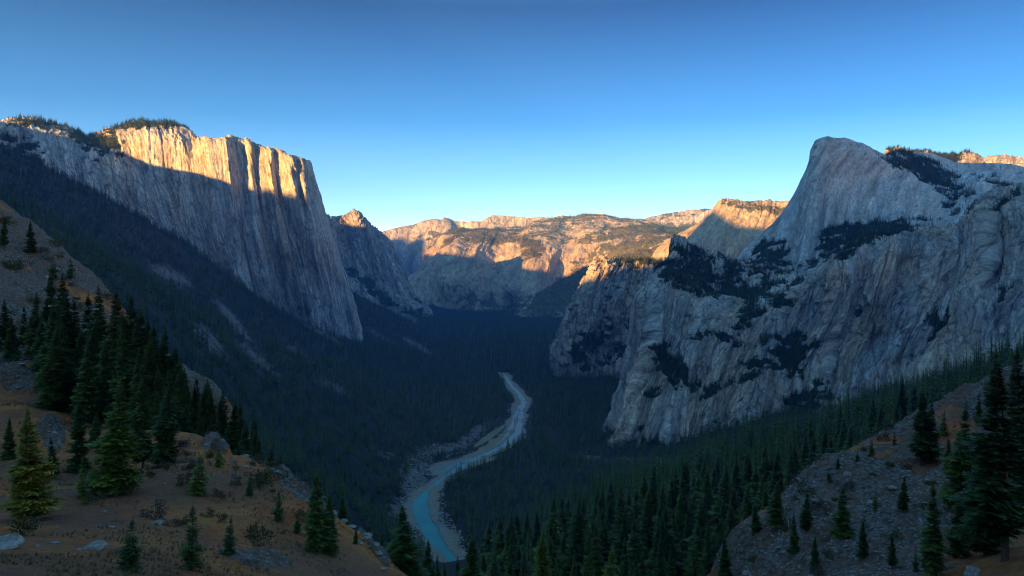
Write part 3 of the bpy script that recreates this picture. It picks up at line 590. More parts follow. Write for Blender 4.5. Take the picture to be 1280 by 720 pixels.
def seg_dist(x, y, C):
    best = np.full(x.shape, 1e9)
    for a, b in zip(C[:-1], C[1:]):
        dx, dy = b[0] - a[0], b[1] - a[1]; t = np.clip(((x - a[0]) * dx + (y - a[1]) * dy) / (dx * dx + dy * dy), 0, 1)
        d = np.hypot(x - a[0] - t * dx, y - a[1] - t * dy) - (a[2] + (b[2] - a[2]) * t) * .5
        best = np.minimum(best, d)
    return best

MP = [  # valley and slopes: (px, py, depth)
    (555, 700, 1016), (630, 467, 2880), (650, 545, 1783), (560, 600, 1406), (500, 600, 1400), (600, 520, 2030), (620, 430, 4060), (600, 412, 5200), (550, 398, 6200), (640, 406, 6400), (505, 388, 6800), (545, 380, 7700), (600, 390, 7800), (645, 394, 7200), (690, 400, 6300), (740, 415, 5200), (600, 370, 10000), (700, 430, 4200),
    (700, 500, 2285), (720, 540, 1840), (690, 620, 1290), (620, 660, 1130), (560, 455, 3150), (520, 440, 3500),
    (470, 630, 1200), (420, 560, 1250), (330, 520, 1250), (250, 470, 1150), (200, 400, 1200), (100, 310, 1500), (0, 260, 1500), (-150, 180, 1500), (-200, 120, 2400),
    (0, 187, 2500), (100, 237, 2720), (180, 280, 2930), (250, 322, 3030), (320, 377, 3220), (350, 392, 3350), (400, 415, 3500), (440, 429, 3650),
    (550, 500, 2250), (500, 485, 2300), (400, 455, 2400), (300, 405, 2300), (150, 330, 2000), (470, 415, 4300), (430, 365, 4600), (500, 400, 5000),
    (300, 560, 900), (150, 520, 800), (0, 430, 800), (-200, 350, 800), (420, 640, 900), (480, 716, 850), (200, 600, 500), (0, 560, 450), (400, 720, 500), (500, 780, 500),
    (750, 700, 300), (640, 745, 420), (600, 745, 700), (640, 675, 900), (900, 650, 430), (820, 640, 560), (740, 640, 800), (1000, 625, 420), (1150, 590, 380), (1280, 545, 380), (1450, 480, 380),
    (900, 582, 950), (1000, 555, 850), (1100, 530, 800), (1180, 505, 760), (1280, 470, 700), (1450, 430, 700), (820, 590, 1250), (760, 580, 1450), (1000, 545, 1250), (1150, 500, 1150), (1300, 460, 1000),
    (850, 470, 2600), (750, 475, 2700), (640, 760, 250), (800, 760, 230), (1000, 720, 230), (1300, 620, 230), (400, 850, 250), (100, 700, 250), (-200, 500, 250), (1100, 420, 3500), (1400, 400, 3500), (1000, 400, 5500), (900, 390, 8500), (200, 395, 8500), (-300, 200, 6000), (1700, 350, 6000)]
MPw = np.array([P(*a) for a in MP])
ground_fn = tps(MPw, 2e-4)
def mid_height(x, y):
    z = ground_fn(x, y)
    z = np.where(z < -385, -385 + (z + 385) * .25, z)
    far = sm(150, 600, y)
    z = z + far * (fbm(x / 420, y / 420, 0 * x, 5, 90, True) * 26 * sm(-385, -300, z) + fbm(x / 90, y / 90, 0 * x, 4, 95) * 7 * sm(-398, -370, z))
    z = z + fbm(x / 22, y / 22, 0 * x, 3, 97) * 1.2
    z = np.maximum(z, -398.5 + vnoise(x / 60, y / 60, 0 * x, 4) * .6)
    dr = np.minimum(seg_dist(x, y, RIV), seg_dist(x, y, BAY)); dr = np.maximum(dr, -seg_dist(x, y, ISLE)); dr = dr + fbm(x / 26, y / 26, 0 * x, 3, 46) * 6 + 1
    bar = fbm(x / 60, y / 60, 0 * x, 3, 44) * 8
    g = 1 - sm(12, 50, dr + bar)
    z = z * (1 - g) + g * (-399.2 + vnoise(x / 9, y / 9, 0 * x, 8) * .35)
    z = np.where(dr < 0, -402.5, np.where(dr < 2, -402.5 + (z + 402.5) * dr / 2, z))
    return z, dr
pxs = np.linspace(-420, 1700, 1060); dep = np.exp(np.linspace(math.log(170), math.log(10500), 1000))
X = (pxs[None] - CX) / F * dep[:, None]; Y = np.broadcast_to(dep[:, None], X.shape)
Z, DR = mid_height(X, Y); TV = np.stack([X, Y, Z], -1)
tpx, tpy = proj(TV)
ROCKS = [(215, 345, 38, 12, 25, .8), (290, 400, 50, 8, 50, .9), (262, 425, 46, 16, 45, .65), (318, 445, 50, 9, 40, .7), (395, 412, 48, 4, 30, .95), (372, 440, 40, 8, 30, .6), (480, 378, 50, 6, 33, .9), (505, 393, 30, 5, 30, .8), (520, 432, 36, 5, 30, .85), (475, 420, 40, 4, 32, .6), (410, 480, 50, 7, 25, .6),
         (520, 600, 40, 18, -60, .75), (500, 640, 30, 22, 60, .7), (590, 545, 36, 9, -35, .7), (560, 560, 50, 7, -10, .7), (735, 572, 36, 6, 0, .7), (720, 690, 20, 12, 0, .6), (490, 570, 60, 8, 10, .55), (610, 700, 30, 14, 20, .7), (800, 575, 60, 8, 0, .6), (930, 620, 14, 10, 0, .6)]
rockm = ell(tpx, tpy, ROCKS)
grav = np.clip(1 - (DR + fbm(X / 70, Y / 70, 0 * X, 3, 44) * 16 + 2) / 34, 0, 1)
grav = np.maximum(grav, ell(tpx, tpy, [(560, 583, 30, 9, -10, .9), (612, 545, 30, 4, -35, .9), (590, 580, 40, 5, -15, .8)]))
me = fast_mesh('terrain', TV.reshape(-1, 3), grid_faces(*X.shape)); set_attr(me, 'rock', rockm); set_attr(me, 'gravel', grav)
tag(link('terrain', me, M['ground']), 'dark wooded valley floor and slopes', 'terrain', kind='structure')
# base ground sheet to the horizon
gm = fast_mesh('ground', np.array([(-11000, -5000, -460), (11000, -5000, -460), (11000, 13900, -460), (-11000, 13900, -460)]), np.array([(0, 1, 2, 3)]))
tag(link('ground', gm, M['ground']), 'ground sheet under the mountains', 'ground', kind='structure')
# water ribbon
def ribbon(C, grow):
    t = np.linspace(0, len(C) - 1, 260); c = np.stack([np.interp(t, range(len(C)), C[:, i]) for i in range(3)], -1)
    d = np.gradient(c[:, :2], axis=0); d /= np.linalg.norm(d, axis=1)[:, None]; nn = np.stack([-d[:, 1], d[:, 0]], -1)
    hw = (c[:, 2] * .5 + grow)[:, None]
    L = np.c_[c[:, :2] + nn * hw, np.full(260, -400.)]; Rr = np.c_[c[:, :2] - nn * hw, np.full(260, -400.)]
    return fast_mesh('river', np.stack([L, Rr], 1).reshape(-1, 3), grid_faces(260, 2))
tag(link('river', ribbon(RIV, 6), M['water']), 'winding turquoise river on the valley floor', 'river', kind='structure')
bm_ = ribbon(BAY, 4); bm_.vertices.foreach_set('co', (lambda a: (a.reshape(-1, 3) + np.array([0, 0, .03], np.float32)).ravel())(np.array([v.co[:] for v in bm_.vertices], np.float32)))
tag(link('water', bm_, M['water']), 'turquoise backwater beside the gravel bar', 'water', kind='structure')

# ------------------------------------------------------------------ near hillsides
NP = [(-300, 760, 12), (-100, 750, 16), (0, 722, 20), (150, 722, 24), (300, 724, 30), (430, 724, 38), (500, 745, 44), (0, 665, 34), (100, 645, 40), (200, 645, 44), (300, 650, 46), (380, 675, 46), (-150, 670, 34),
    (225, 551, 80), (270, 558, 78), (330, 580, 70), (390, 625, 62), (440, 665, 55), (480, 702, 50), (300, 650, 130), (400, 720, 100), (470, 800, 80), (230, 590, 130),
    (150, 600, 65), (50, 565, 70), (0, 520, 78), (100, 520, 90), (170, 540, 95), (-150, 500, 78), (0, 462, 110), (100, 470, 120), (190, 500, 118), (0, 400, 140), (100, 430, 150), (0, 330, 170), (60, 350, 180), (120, 400, 172), (-150, 300, 170),
    (0, 258, 230), (60, 300, 215), (125, 352, 192), (190, 436, 162), (260, 506, 135), (320, 575, 112), (0, 330, 340), (125, 450, 290), (260, 600, 225), (330, 660, 180), (-150, 170, 260), (-300, 150, 240), (-150, 260, 380),
    (560, 790, 60), (700, 800, 70), (640, 760, 100), (560, 800, 110), (800, 800, 90), (640, 800, 200), (800, 800, 220), (500, 800, 160),
    (1280, 722, 38), (1150, 722, 48), (1040, 725, 58), (955, 722, 66), (890, 770, 78), (850, 800, 76), (1280, 640, 55), (1150, 640, 70), (1050, 648, 80), (1280, 550, 80), (1200, 580, 85),
    (1280, 462, 112), (1225, 485, 107), (1180, 512, 102), (1140, 537, 100), (1060, 567, 96), (1000, 602, 90), (920, 655, 82), (922, 718, 74), (885, 800, 90), (1280, 590, 220), (1180, 625, 200), (1060, 680, 180), (920, 780, 150), (1450, 660, 38), (1450, 400, 115), (1450, 520, 230), (1300, 680, 330), (1000, 780, 300), (0, 560, 420), (300, 760, 300)]
NPw = np.array([P(*a) for a in NP] + [np.array(a) for a in ((0, 0, -2.2), (0, 9, -6.5), (-12, 2, -4), (12, 2, -4), (8, 16, -12), (-3, 20, -12), (20, 20, -12), (38, 16, -12), (60, 24, -17), (60, 45, -20), (-30, 8, -7), (-45, 18, -9))])
_c = NPw.copy(); _c[:, :2] *= 10
nf = tps(_c, 1e-3)
def near_height(x, y):
    z = nf(x * 10, y * 10)
    a = np.clip(y / 60, .25, 1.6)
    z = z + fbm(x / 9, y / 9, 0 * x, 5, 120) * .55 * a + fbm(x / 38, y / 38, 0 * x, 3, 124, True) * 1.3 * sm(25, 90, y) + fbm(x / 1.6, y / 1.6, 0 * x, 4, 127, True) * .10 * a
    return z
def near_rock(x, y, z):
    px = CX + F * x / np.maximum(y, 1); py = CY - F * z / np.maximum(y, 1)
    rr = ell(px, py, [(60, 320, 90, 42, 38, 1.0), (30, 480, 55, 22, 10, .9), (65, 545, 22, 30, -10, .7), (265, 560, 22, 10, 15, .9), (375, 615, 45, 12, 40, .9), (470, 690, 40, 10, 50, 1), (265, 500, 30, 8, 50, .7), (1100, 640, 260, 130, -30, .80), (950, 700, 90, 60, -50, .9), (30, 390, 110, 90, 30, .95), (5, 320, 60, 60, 0, .9), (1240, 490, 80, 50, -30, .9), (235, 470, 70, 25, 50, .9), (960, 650, 50, 20, -40, .9), (1060, 690, 130, 50, -20, .8), (320, 700, 60, 18, 0, .4), (100, 690, 60, 12, 0, .35)])
    return rr
npx = np.linspace(-260, 1540, 1200); nd = np.exp(np.linspace(math.log(4), math.log(430), 900))
nx = (npx[None] - CX) / F * nd[:, None]; ny = np.broadcast_to(nd[:, None], nx.shape).copy()
nz_ = near_height(nx, ny); rk = near_rock(nx, ny, nz_)
rmask = sm(.3, .7, rk + fbm(nx / 12, ny / 12, 0 * nx, 4, 130) * .6)
nz_ = nz_ + rmask * (fbm(nx / 9, ny / 9, nz_ / 9, 5, 135, True) * 1.7 * sm(40, 70, ny) + fbm(nx / 3.0, ny / 3.0, nz_ / 3, 5, 131, True) * .42 + fbm(nx / .9, ny / .9, nz_ / .9, 3, 133, True) * .14)
# the hillside sinks under the valley terrain at its far end
NV = np.stack([nx, ny, nz_], -1)
me = fast_mesh('hillside', NV.reshape(-1, 3), grid_faces(*nx.shape)); set_attr(me, 'rock', rmask)
tag(link('hillside', me, M['soil']), 'brown soil knoll and rocky slopes at the viewpoint', 'hillside', kind='structure')
from mathutils.bvhtree import BVHTree
def sample_near(x, y):
    """height of the finished near mesh"""
    p = CX + F * x / y; j = (p - npx[0]) / (npx[1] - npx[0]); i = (math.log(y) - math.log(nd[0])) / (math.log(nd[1]) - math.log(nd[0]))
    i0, j0 = int(i), int(j); fi, fj = i - i0, j - j0
    return (nz_[i0, j0] * (1 - fi) * (1 - fj) + nz_[i0 + 1, j0] * fi * (1 - fj) + nz_[i0, j0 + 1] * (1 - fi) * fj + nz_[i0 + 1, j0 + 1] * fi * fj)

# ------------------------------------------------------------------ individual trees near the viewpoint
def tree_at(px, d, top_py, kind, label, group=None, variant=0, wide=1.0, mat=None, name='conifer_tree', lean=0):
    if d < 0:                                  # negative: row of the trunk's foot; find the ground under it
        row = -d; d = 14.0
        while d < 240 and CY - F * sample_near((px - CX) / F * d, d) / d > row: d *= 1.01
    x = (px - CX) / F * d; y = d; z = sample_near(x, y)
    h = (CY - top_py) / F * d - z
    if h < .3: return None
    lib = {'near': NEAR, 'young': YOUNG, 'mid': MID}[kind]; c, t = lib[variant % len(lib)]
    e = bpy.data.objects.new(name, None); COL.objects.link(e); e.location = (x, y, z - .01 * h); e.empty_display_size = .2
    e.scale = (h * wide, h * wide, h); e.rotation_euler = (R(random.gauss(0, 1.6)), R(random.gauss(0, 1.6)), random.random() * 6.28)
    tag(e, label, 'tree', group)
    tr = link('trunk', t); tr.parent = e; cr = link('crown', c); cr.parent = e
    if mat:
        cr.material_slots[0].link = 'OBJECT'; cr.material_slots[0].material = M[mat]
    return e
NEAR_TREES = [
 # px, depth (or minus the foot's row), top row, kind, wide, mat, label
 (35, -652, 505, 'near', 1.25, 'needle_gold', 'golden-green conifer at the left edge of the brown knoll'),
 (147, -617, 470, 'near', 1.15, 'needle_young', 'tallest green conifer standing alone at the back of the brown knoll'),
 (103, -625, 566, 'young', .95, 'needle_young', 'small conifer between the golden tree and the tall green one'),
 (98, -592, 498, 'near', 1.0, None, 'dark conifer behind the small tree on the left of the knoll'),
 (178, -592, 463, 'near', 1.0, None, 'slim dark conifer just right of the tall green knoll tree'),
 (209, -582, 476, 'near', 1.1, None, 'dark conifer at the rear corner of the knoll beside the bare crest'),
 (273, -585, 553, 'young', 1.3, None, 'small round conifer on the pale crest of the knoll'),
 (247, -620, 567, 'young', 1.35, None, 'bushy young conifer in the middle of the brown knoll'),
 (240, -713, 627, 'young', 1.15, 'needle', 'young conifer on the knoll near the picture bottom'),
 (165, -714, 645, 'young', 1.35, 'needle', 'low spreading young conifer right of the large grey boulder'),
 (288, -694, 643, 'young', .9, 'needle', 'thin loose young conifer on the lower right of the knoll'),
 (348, -652, 611, 'young', 1.3, 'needle', 'small dark conifer by the rocky rim of the knoll'),
 (396, -692, 586, 'near', 1.2, 'needle', 'taller of the two green conifers at the right rim of the knoll'),
 (414, -694, 612, 'near', 1.2, 'needle', 'darker conifer crowding the right rim of the knoll'),
 (428, 75, 612, 'near', 1.1, None, 'slender conifer peeking behind the right rim pair'),
 (445, 50, 660, 'near', 1.1, None, 'pointed conifer at the foot of the knoll rim left of the river'),
 (505, 60, 630, 'near', 1.5, None, 'large dark conifer in front of the turquoise river bend'),
 (478, 56, 664, 'near', 1.2, None, 'conifer pressed against the left of the large river tree'),
 (533, 64, 672, 'near', 1.1, None, 'conifer overlapping the right side of the large river tree'),
 (585, 62, 663, 'near', 1.3, None, 'dark conifer top at the bottom edge just right of the river'),
 (680, 70, 660, 'near', 1.0, 'needle_young', 'light olive conifer top at the bottom centre'),
 (764, 70, 676, 'near', 1.1, 'needle_young', 'olive conifer top right of the bottom centre'),
 (632, 74, 697, 'near', 1.0, None, 'short dark tree top between the two bottom-centre conifers and the river'),
 (905, 72, 664, 'near', 1.0, None, 'loose conifer at the left foot of the rocky right slope'),
 (1256, 42, 436, 'near', 1.15, None, 'very tall dark conifer at the right picture edge'),
 (1232, 46, 540, 'near', 1.1, None, 'conifer standing left of the very tall edge tree'),
 (1203, -640, 497, 'near', .85, None, 'slim conifer high on the rocky right slope'),
 (1167, -724, 598, 'near', .9, None, 'narrow conifer low on the right slope left of the edge trees'),
 (1200, 48, 615, 'near', 1.2, None, 'broad conifer in the bottom right corner in front of the edge trees'),
 (1152, -583, 482, 'near', 1.3, None, 'tall conifer on the crest of the right slope'),
 (1164, -580, 500, 'near', 1.1, None, 'conifer touching the right of the crest tree'),
 (1053, -673, 603, 'near', 1.1, None, 'small dark conifer in the middle of the rocky right slope'),
 (1007, -665, 613, 'near', 1.2, None, 'small conifer on the lower left of the rocky right slope'),
 (972, -662, 600, 'near', 1.5, None, 'bushy conifer on the left end of the rocky right slope'),
 (958, 100, 610, 'near', 1.2, None, 'conifer behind the left end of the rocky right slope'),
 (992, -696, 640, 'near', .8, None, 'thin spindly conifer low on the rocky right slope'),
 (1223, -530, 490, 'near', .8, None, 'spindly conifer on the upper crest of the right slope'),
 (1180, -545, 512, 'young', .9, 'needle', 'tiny conifer on the right slope crest beside the tall pair'),
 (1118, -556, 538, 'young', 1.1, 'needle', 'tiny round conifer on the right slope crest left of the tall pair'),
 (1036, -603, 582, 'young', 1.0, 'needle', 'little conifer halfway down the right slope crest'),
 (1275, -640, 430, 'near', 1.0, None, 'dark conifer half out of the picture behind the very tall edge tree'),
 (1145, -716, 680, 'young', .9, 'needle', 'knee-high conifer at the bottom of the right slope left of the narrow one'),
 (1095, -640, 610, 'young', .8, 'needle', 'small lone conifer in the middle of the bare right slope'),
 (38, -318, 274, 'near', 1.2, None, 'lone conifer on the crest of the upper left scree slope'),
 (6, -312, 268, 'near', 1.1, None, 'conifer cut by the left picture edge on the upper scree slope'),
 (66, -352, 318, 'young', 1.3, 'needle', 'small bushy conifer on the scree just above the grove'),
 (88, -350, 322, 'young', 1.2, 'needle', 'small conifer at the rim of the upper left scree slope'),
 (1128, -640, 592, 'near', 1.1, None, 'dark conifer in the upper middle of the rocky right slope'),
 (1080, -700, 648, 'near', 1.1, None, 'dark conifer low in the middle of the rocky right slope'),
 (1185, -600, 545, 'near', 1.1, None, 'dark conifer just below the tall crest pair on the right slope'),
 (1090, -572, 548, 'near', 1.0, None, 'short conifer on the crest of the right slope above its bare middle'),
 (1072, -578, 562, 'young', 1.2, 'needle', 'stubby conifer on the crest of the right slope beside the short one'),
 (1048, -590, 570, 'young', 1.2, 'needle', 'stubby conifer lower down the right slope crest'),
 (945, -668, 628, 'near', 1.4, None, 'broad conifer at the lowest left corner of the right slope'),
 (1115, -716, 664, 'near', 1.0, None, 'slim dark conifer at the bottom of the right slope'),
 (1020, -712, 668, 'near', 1.0, None, 'slim conifer at the bottom left of the right slope'),
 (1250, -500, 465, 'near', 1.1, None, 'conifer at the top of the right slope behind the edge trees'),
 (1268, -495, 452, 'near', 1.1, None, 'conifer at the very top right corner of the right slope'),
 (312, -622, 594, 'young', 1.2, 'needle', 'small dark conifer on the upper right part of the knoll'),
 (332, -604, 584, 'young', 1.2, 'needle', 'tiny conifer near the crest of the knoll above the rim'),
 (372, -668, 640, 'young', 1.2, 'needle', 'small conifer just left of the rim pair'),
 (120, -560, 512, 'near', 1.1, None, 'dark conifer behind the tall green knoll tree on its left'),
 (68, -600, 545, 'near', 1.1, None, 'dark conifer right of the golden tree among the rocks'),
 (12, -575, 520, 'near', 1.2, None, 'dark conifer behind the golden tree at the left edge'),
]
for i, (px, d, tp, kd, wd, mt, lb) in enumerate(NEAR_TREES):
    tree_at(px, d, tp, kd, lb, None, i, wd, mt)
GROVE = [(3, 118, 372), (18, 112, 392), (30, 122, 380), (44, 112, 362), (60, 108, 335), (78, 106, 337), (95, 108, 368), (112, 106, 363), (130, 104, 353), (148, 106, 354), (162, 106, 366), (176, 106, 384), (190, 104, 402), (202, 104, 420), (212, 104, 438), (222, 103, 456), (232, 102, 470), (242, 101, 480), (252, 100, 487), (263, 99, 484), (276, 98, 498), (290, 97, 504), (300, 96, 515), (310, 94, 522), (321, 92, 535), (352, 84, 566), (335, 90, 556)]
GROVE += [(px + random.uniform(-4, 6), 106 - (px - 190) * .08, tp - random.uniform(4, 16)) for px, d, tp in GROVE if 185 < px < 330]
GROVE += [(px + random.uniform(3, 11), d - random.uniform(6, 14), tp + random.uniform(25, 50)) for px, d, tp in GROVE if 35 < px < 325]
GROVE += [(px + random.uniform(-6, 6), random.uniform(80, 88), tp + random.uniform(10, 40)) for px, d, tp in GROVE if 60 < px < 200 and d < 101]
for i, (px, d, tp) in enumerate(GROVE):
    gl, gg = (('dark conifer in the rear row of the grove, its top against the slope or scree', 'rear row of the left grove'), ('dark conifer in the thinning right end of the grove above the knoll crest', 'right end of the left grove'), ('dark conifer in the front rows of the grove behind the tall knoll tree', 'front rows of the left grove'))[0 if i < 14 else 1 if px > 205 else 2]
    tree_at(px, d, tp, 'near', gl, gg, i, .95 + .3 * random.random())
BOT = [(548, 84, 690), (560, 90, 699), (571, 86, 693), (600, 100, 697), (655, 105, 688), (720, 110, 690), (735, 96, 705), (800, 105, 690), (840, 115, 676), (870, 105, 690), (695, 92, 705), (780, 120, 668), (640, 130, 672), (700, 135, 660), (825, 130, 660), (885, 125, 650), (740, 140, 655)]
for i, (px, d, tp) in enumerate(BOT):
    tree_at(px, d, tp, 'near', 'dark conifer top in the bottom row of trees below the viewpoint', 'conifers below the viewpoint', i, .7)

def snag(px, row, top_py, label, seed):
    d = 14.0
    while d < 240 and CY - F * sample_near((px - CX) / F * d, d) / d > row: d *= 1.01
    x = (px - CX) / F * d; z = sample_near(x, d); h = (CY - top_py) / F * d - z
    g = np.random.default_rng(seed); V = []; Fc = []
    def limb(p, q, r0, r1):
        k0 = len(V); a = (q - p) / np.linalg.norm(q - p); u = np.cross(a, [.3, .2, 1.0] if abs(a[2]) < .9 else [1.0, 0, 0]); u /= np.linalg.norm(u); v = np.cross(a, u)
        for c, r in ((p, r0), (q, r1)):
            for j in range(6): V.append(c + r * (u * math.cos(j * 1.047) + v * math.sin(j * 1.047)))
        for j in range(6): Fc.append((k0 + j, k0 + (j + 1) % 6, k0 + 6 + (j + 1) % 6, k0 + 6 + j))
    pts_ = [np.array([g.normal() * .01 * i_, g.normal() * .01 * i_, i_ / 6 - .04]) for i_ in range(7)]
    for i_ in range(6): limb(pts_[i_], pts_[i_ + 1], .020 * (1 - i_ / 6.5), .020 * (1 - (i_ + 1) / 6.5))
    for i_ in range(26):
        t_ = .2 + .75 * g.random(); a_ = g.random() * 6.28; L = .16 * (1.1 - t_) + .02; p = np.array([0, 0, t_])
        q = p + np.array([math.cos(a_) * L, math.sin(a_) * L, g.normal() * .3 * L]); limb(p, q, .004, .0012)
        for _ in range(2): limb(p + (q - p) * .6, q + g.normal(size=3) * L * .3, .002, .0008)
    me_ = fast_mesh('dead_tree', np.array(V), np.array(Fc)); me_.materials.append(M['snag'])
    e = link('dead_tree', me_); e.location = (x, d, z); e.scale = (h, h, h); tag(e, label, 'tree')
s_ = NT('snag_wood'); M['snag'] = s_.out((.26, .23, .21))
snag(333, 676, 648, 'small bare grey dead tree left of the dark rim conifer', 1)
snag(290, 606, 568, 'bare dead tree beside the small round conifer on the crest', 2)
snag(990, 690, 622, 'tall bare dead tree on the lower left of the rocky right slope', 3)
snag(1100, 690, 640, 'bare dead tree in the middle of the rocky right slope', 4)
snag(1212, 560, 512, 'bare dead tree high on the right slope by the slim conifer', 5)

# ------------------------------------------------------------------ forests
n = 60000
A = (X[:, 1] - X[:, 0])[:, None] * np.gradient(dep)[:, None] * np.ones(X.shape)
dens = 1.0 / np.clip(Y * .090, 36, 700)
mask = (tpx > -45) & (tpx < 1325) & (Y > 215) & (DR > 14)
openness = np.clip(rockm * 1.15 + fbm(X / 45, Y / 45, 0 * X, 4, 210) * .35, 0, 1)
clear = np.clip(1 - grav * 2.6, 0, 1)
patch = sm(-.75, -.35, fbm(X / 130, Y / 130, 0 * X, 3, 215))
Wt = A * dens * mask * (1 - sm(.35, .8, openness) * .93) * clear * (.35 + .65 * patch)
Wt[-1] = 0; Wt[:, -1] = 0
n = int(Wt.sum()); print('forest points', n)
ci = rng.choice(Wt.size, n, p=(Wt / Wt.sum()).ravel()); i, j = np.unravel_index(ci, Wt.shape)
u_, v_ = rng.random((2, n, 1))
FP = TV[i, j] + (TV[i, j + 1] - TV[i, j]) * u_ + (TV[i + 1, j] - TV[i, j]) * v_
FH = (9 + 21 * rng.random(n) ** 1.4) * (1.1 + .35 * sm(1200, 3500, FP[:, 1]))
FH *= 1 + .05 * (1 - sm(400, 1000, FP[:, 1]))
_qx, _qy = proj(FP); _keep = ~((_qx > 512) & (_qx < 604) & (FP[:, 1] < 1000) & (_qy - FH / FP[:, 1] * F < 708))
FP, FH = FP[_keep], FH[_keep]; n = len(FP)
# the trees that show largest become things of their own
app = FH / FP[:, 1]
order = np.argsort(FP[:, 1])
W2, H2 = 640, 360; buf = np.zeros((H2, W2), bool); vis = np.zeros(n)
# hillside skyline blocks what lies behind it
npxs, npys = proj(NV); line = np.full(W2, 999.)
colid = np.clip((npxs / 2).astype(int), 0, W2 - 1); np.minimum.at(line, colid.ravel(), (npys / 2).ravel())
for c_ in range(W2):
    r0 = int(np.clip(line[c_], 0, H2)); buf[r0:, c_] = True
cand = order[(FP[order, 1] < 1500)]
for q in cand:
    x0, y0 = (CX + F * FP[q, 0] / FP[q, 1]) / 2, (CY - F * FP[q, 2] / FP[q, 1]) / 2
    hh = app[q] * F / 2; ww = hh * .15
    t0 = y0 - hh
    for r in range(max(0, int(t0)), min(H2, int(y0) + 1)):
        a = ww * (r - t0) / hh; c0, c1 = int(max(0, x0 - a)), int(min(W2, x0 + a + 1))
        if c1 > c0:
            s_b = buf[r, c0:c1]; vis[q] += (~s_b).sum(); buf[r, c0:c1] = True
big = np.argsort(-vis)[:156]; big = big[vis[big] > 3]
bigset = np.zeros(n, bool); bigset[big] = True
for k, q in enumerate(big):
    c, t = MID[k % 4] if app[q] * F < 70 else NEAR[k % 5]
    e = bpy.data.objects.new('conifer_tree', None); COL.objects.link(e); h = FH[q]
    e.location = FP[q] - np.array([0, 0, .3]); wd = .95 + .25 * random.random(); e.scale = (h * wd, h * wd, h); e.rotation_euler = (0, 0, random.random() * 6.28)
    tag(e, 'tall dark conifer in the dense forest between the river and the rocky right slope' if FP[q, 0] > 0 else 'dark conifer on the wooded slope left of the river',
        'tree', 'conifers of the valley forest' if FP[q, 0] > 0 else 'conifers of the left slope')
    qx = CX + F * FP[q, 0] / FP[q, 1]
    if FP[q, 0] > 0 or qx > 540:
        zl, zg = [('dark conifer in the forest edge right beside the near river bend', 'conifers by the river bend'), ('dark conifer of the forest in the bottom centre above the light tree tops', 'conifers of the bottom centre forest'),
            ('dark conifer in the forest belt below the left end of the long cliff', 'conifers below the long cliff'), ('dark conifer standing just behind the crest of the rocky right slope', 'conifers behind the right crest')][int(np.searchsorted([630, 780, 930], qx))]
        e['label'] = zl; e['group'] = zg
    tr = link('trunk', t); tr.parent = e; cr = link('crown', c); cr.parent = e
rest = ~bigset
isn = rest & (app * F > 13); isf = rest & ~isn
print('big', len(big), 'mid', isn.sum(), 'far', isf.sum())
P2 = np.concatenate(FARPTS)
def sc3(h, w): return np.stack([h * w, h * w, h], -1)
pts = np.r_[FP[isn], FP[isf], P2[:, :3]]; hh = np.r_[FH[isn], FH[isf], P2[:, 3]]
idx = np.r_[rng.integers(0, 4, isn.sum()), 4 + rng.integers(0, 3, isf.sum() + len(P2))]
wdt = .9 + .45 * rng.random(len(pts)); wdt[isn.sum():] *= 1.25
# Join Geometry keeps the order in which the sockets were linked
fo = scatter('forest', pts - np.array([0, 0, .4]), sc3(hh, wdt), rng.random(len(pts)) * 6.28, idx, MID_SRC + FAR_SRC)
tag(fo, 'dark conifer forest covering the valley floor and ledges', 'forest', kind='stuff')

# ------------------------------------------------------------------ boulders, shrubs, gravel, grass
def rock_mesh(seed, sub=3, flat=.6):
    import bmesh
    bm = bmesh.new(); bmesh.ops.create_icosphere(bm, subdivisions=sub, radius=.5)
    g = np.random.default_rng(seed); planes = [(lambda v: v / np.linalg.norm(v))(g.normal(size=3)) for _ in range(11)]; off = .30 + .16 * g.random(11)
    for v in bm.verts:
        p = np.array(v.co)
        for a, o in zip(planes, off):
            d = p @ a
            if d > o: p = p - a * (d - o) * .93
        v.co = p
    V = np.array([v.co[:] for v in bm.verts]); nn = fbm(V[:, 0] * 4, V[:, 1] * 4, V[:, 2] * 4, 4, seed)
    V = V * (1 + .10 * nn)[:, None] * np.array([1.25, .95, flat])
    Fc = np.array([[v.index for v in f.verts] for f in bm.faces]); bm.free()
    me = fast_mesh('boulder', V, Fc, sub > 3); me.materials.append(M['stone']); return me
RK = [rock_mesh(200 + i, 4, .62) for i in range(4)]; PB = [rock_mesh(220 + i, 2, .6) for i in range(3)]
def boulder(px, d, wpx, label, group=None, v=0, sink=.15):
    x = (px - CX) / F * d; z = sample_near(x, d); s = wpx / F * d / 1.2
    o = link('boulder', RK[v % 4]); o.location = (x, d, z + s * (.25 - sink)); o.scale = (s, s * (.8 + .4 * random.random()), s * (.8 + .4 * random.random()))
    o.rotation_euler = (random.uniform(-.2, .2), random.uniform(-.2, .2), random.random() * .6)
    tag(o, label, 'boulder', group)
boulder(2, 27, 46, 'large pale boulder cut by the left picture edge', v=0)
boulder(117, 29, 30, 'grey boulder on bare soil left of the spreading young conifer', v=1)
boulder(198, 40, 20, 'dark flat rock in the middle of the brown knoll', v=2)
boulder(139, 37, 10, 'small pale rock left of the dark flat rock', v=3)
boulder(130, 42, 8, 'smallest pale rock behind the small pale rock', v=1)
boulder(67, 30, 11, 'small rock between the golden conifer and the grey boulder', v=3)
boulder(46, 28, 10, 'small reddish-grey rock near the large edge boulder', v=2)
boulder(98, 28, 8, 'little light rock in front of the grey boulder', v=0)
boulder(205, 50, 7, 'small white rock at the foot of the bushy young conifer', v=2)
boulder(1216, 42, 26, 'pale boulder at the bottom of the rocky right slope', v=1)
boulder(270, 60, 9, 'grey rock right of the bushy young conifer', v=1)
boulder(282, 72, 12, 'grey slab by the small round conifer on the crest', v=0)
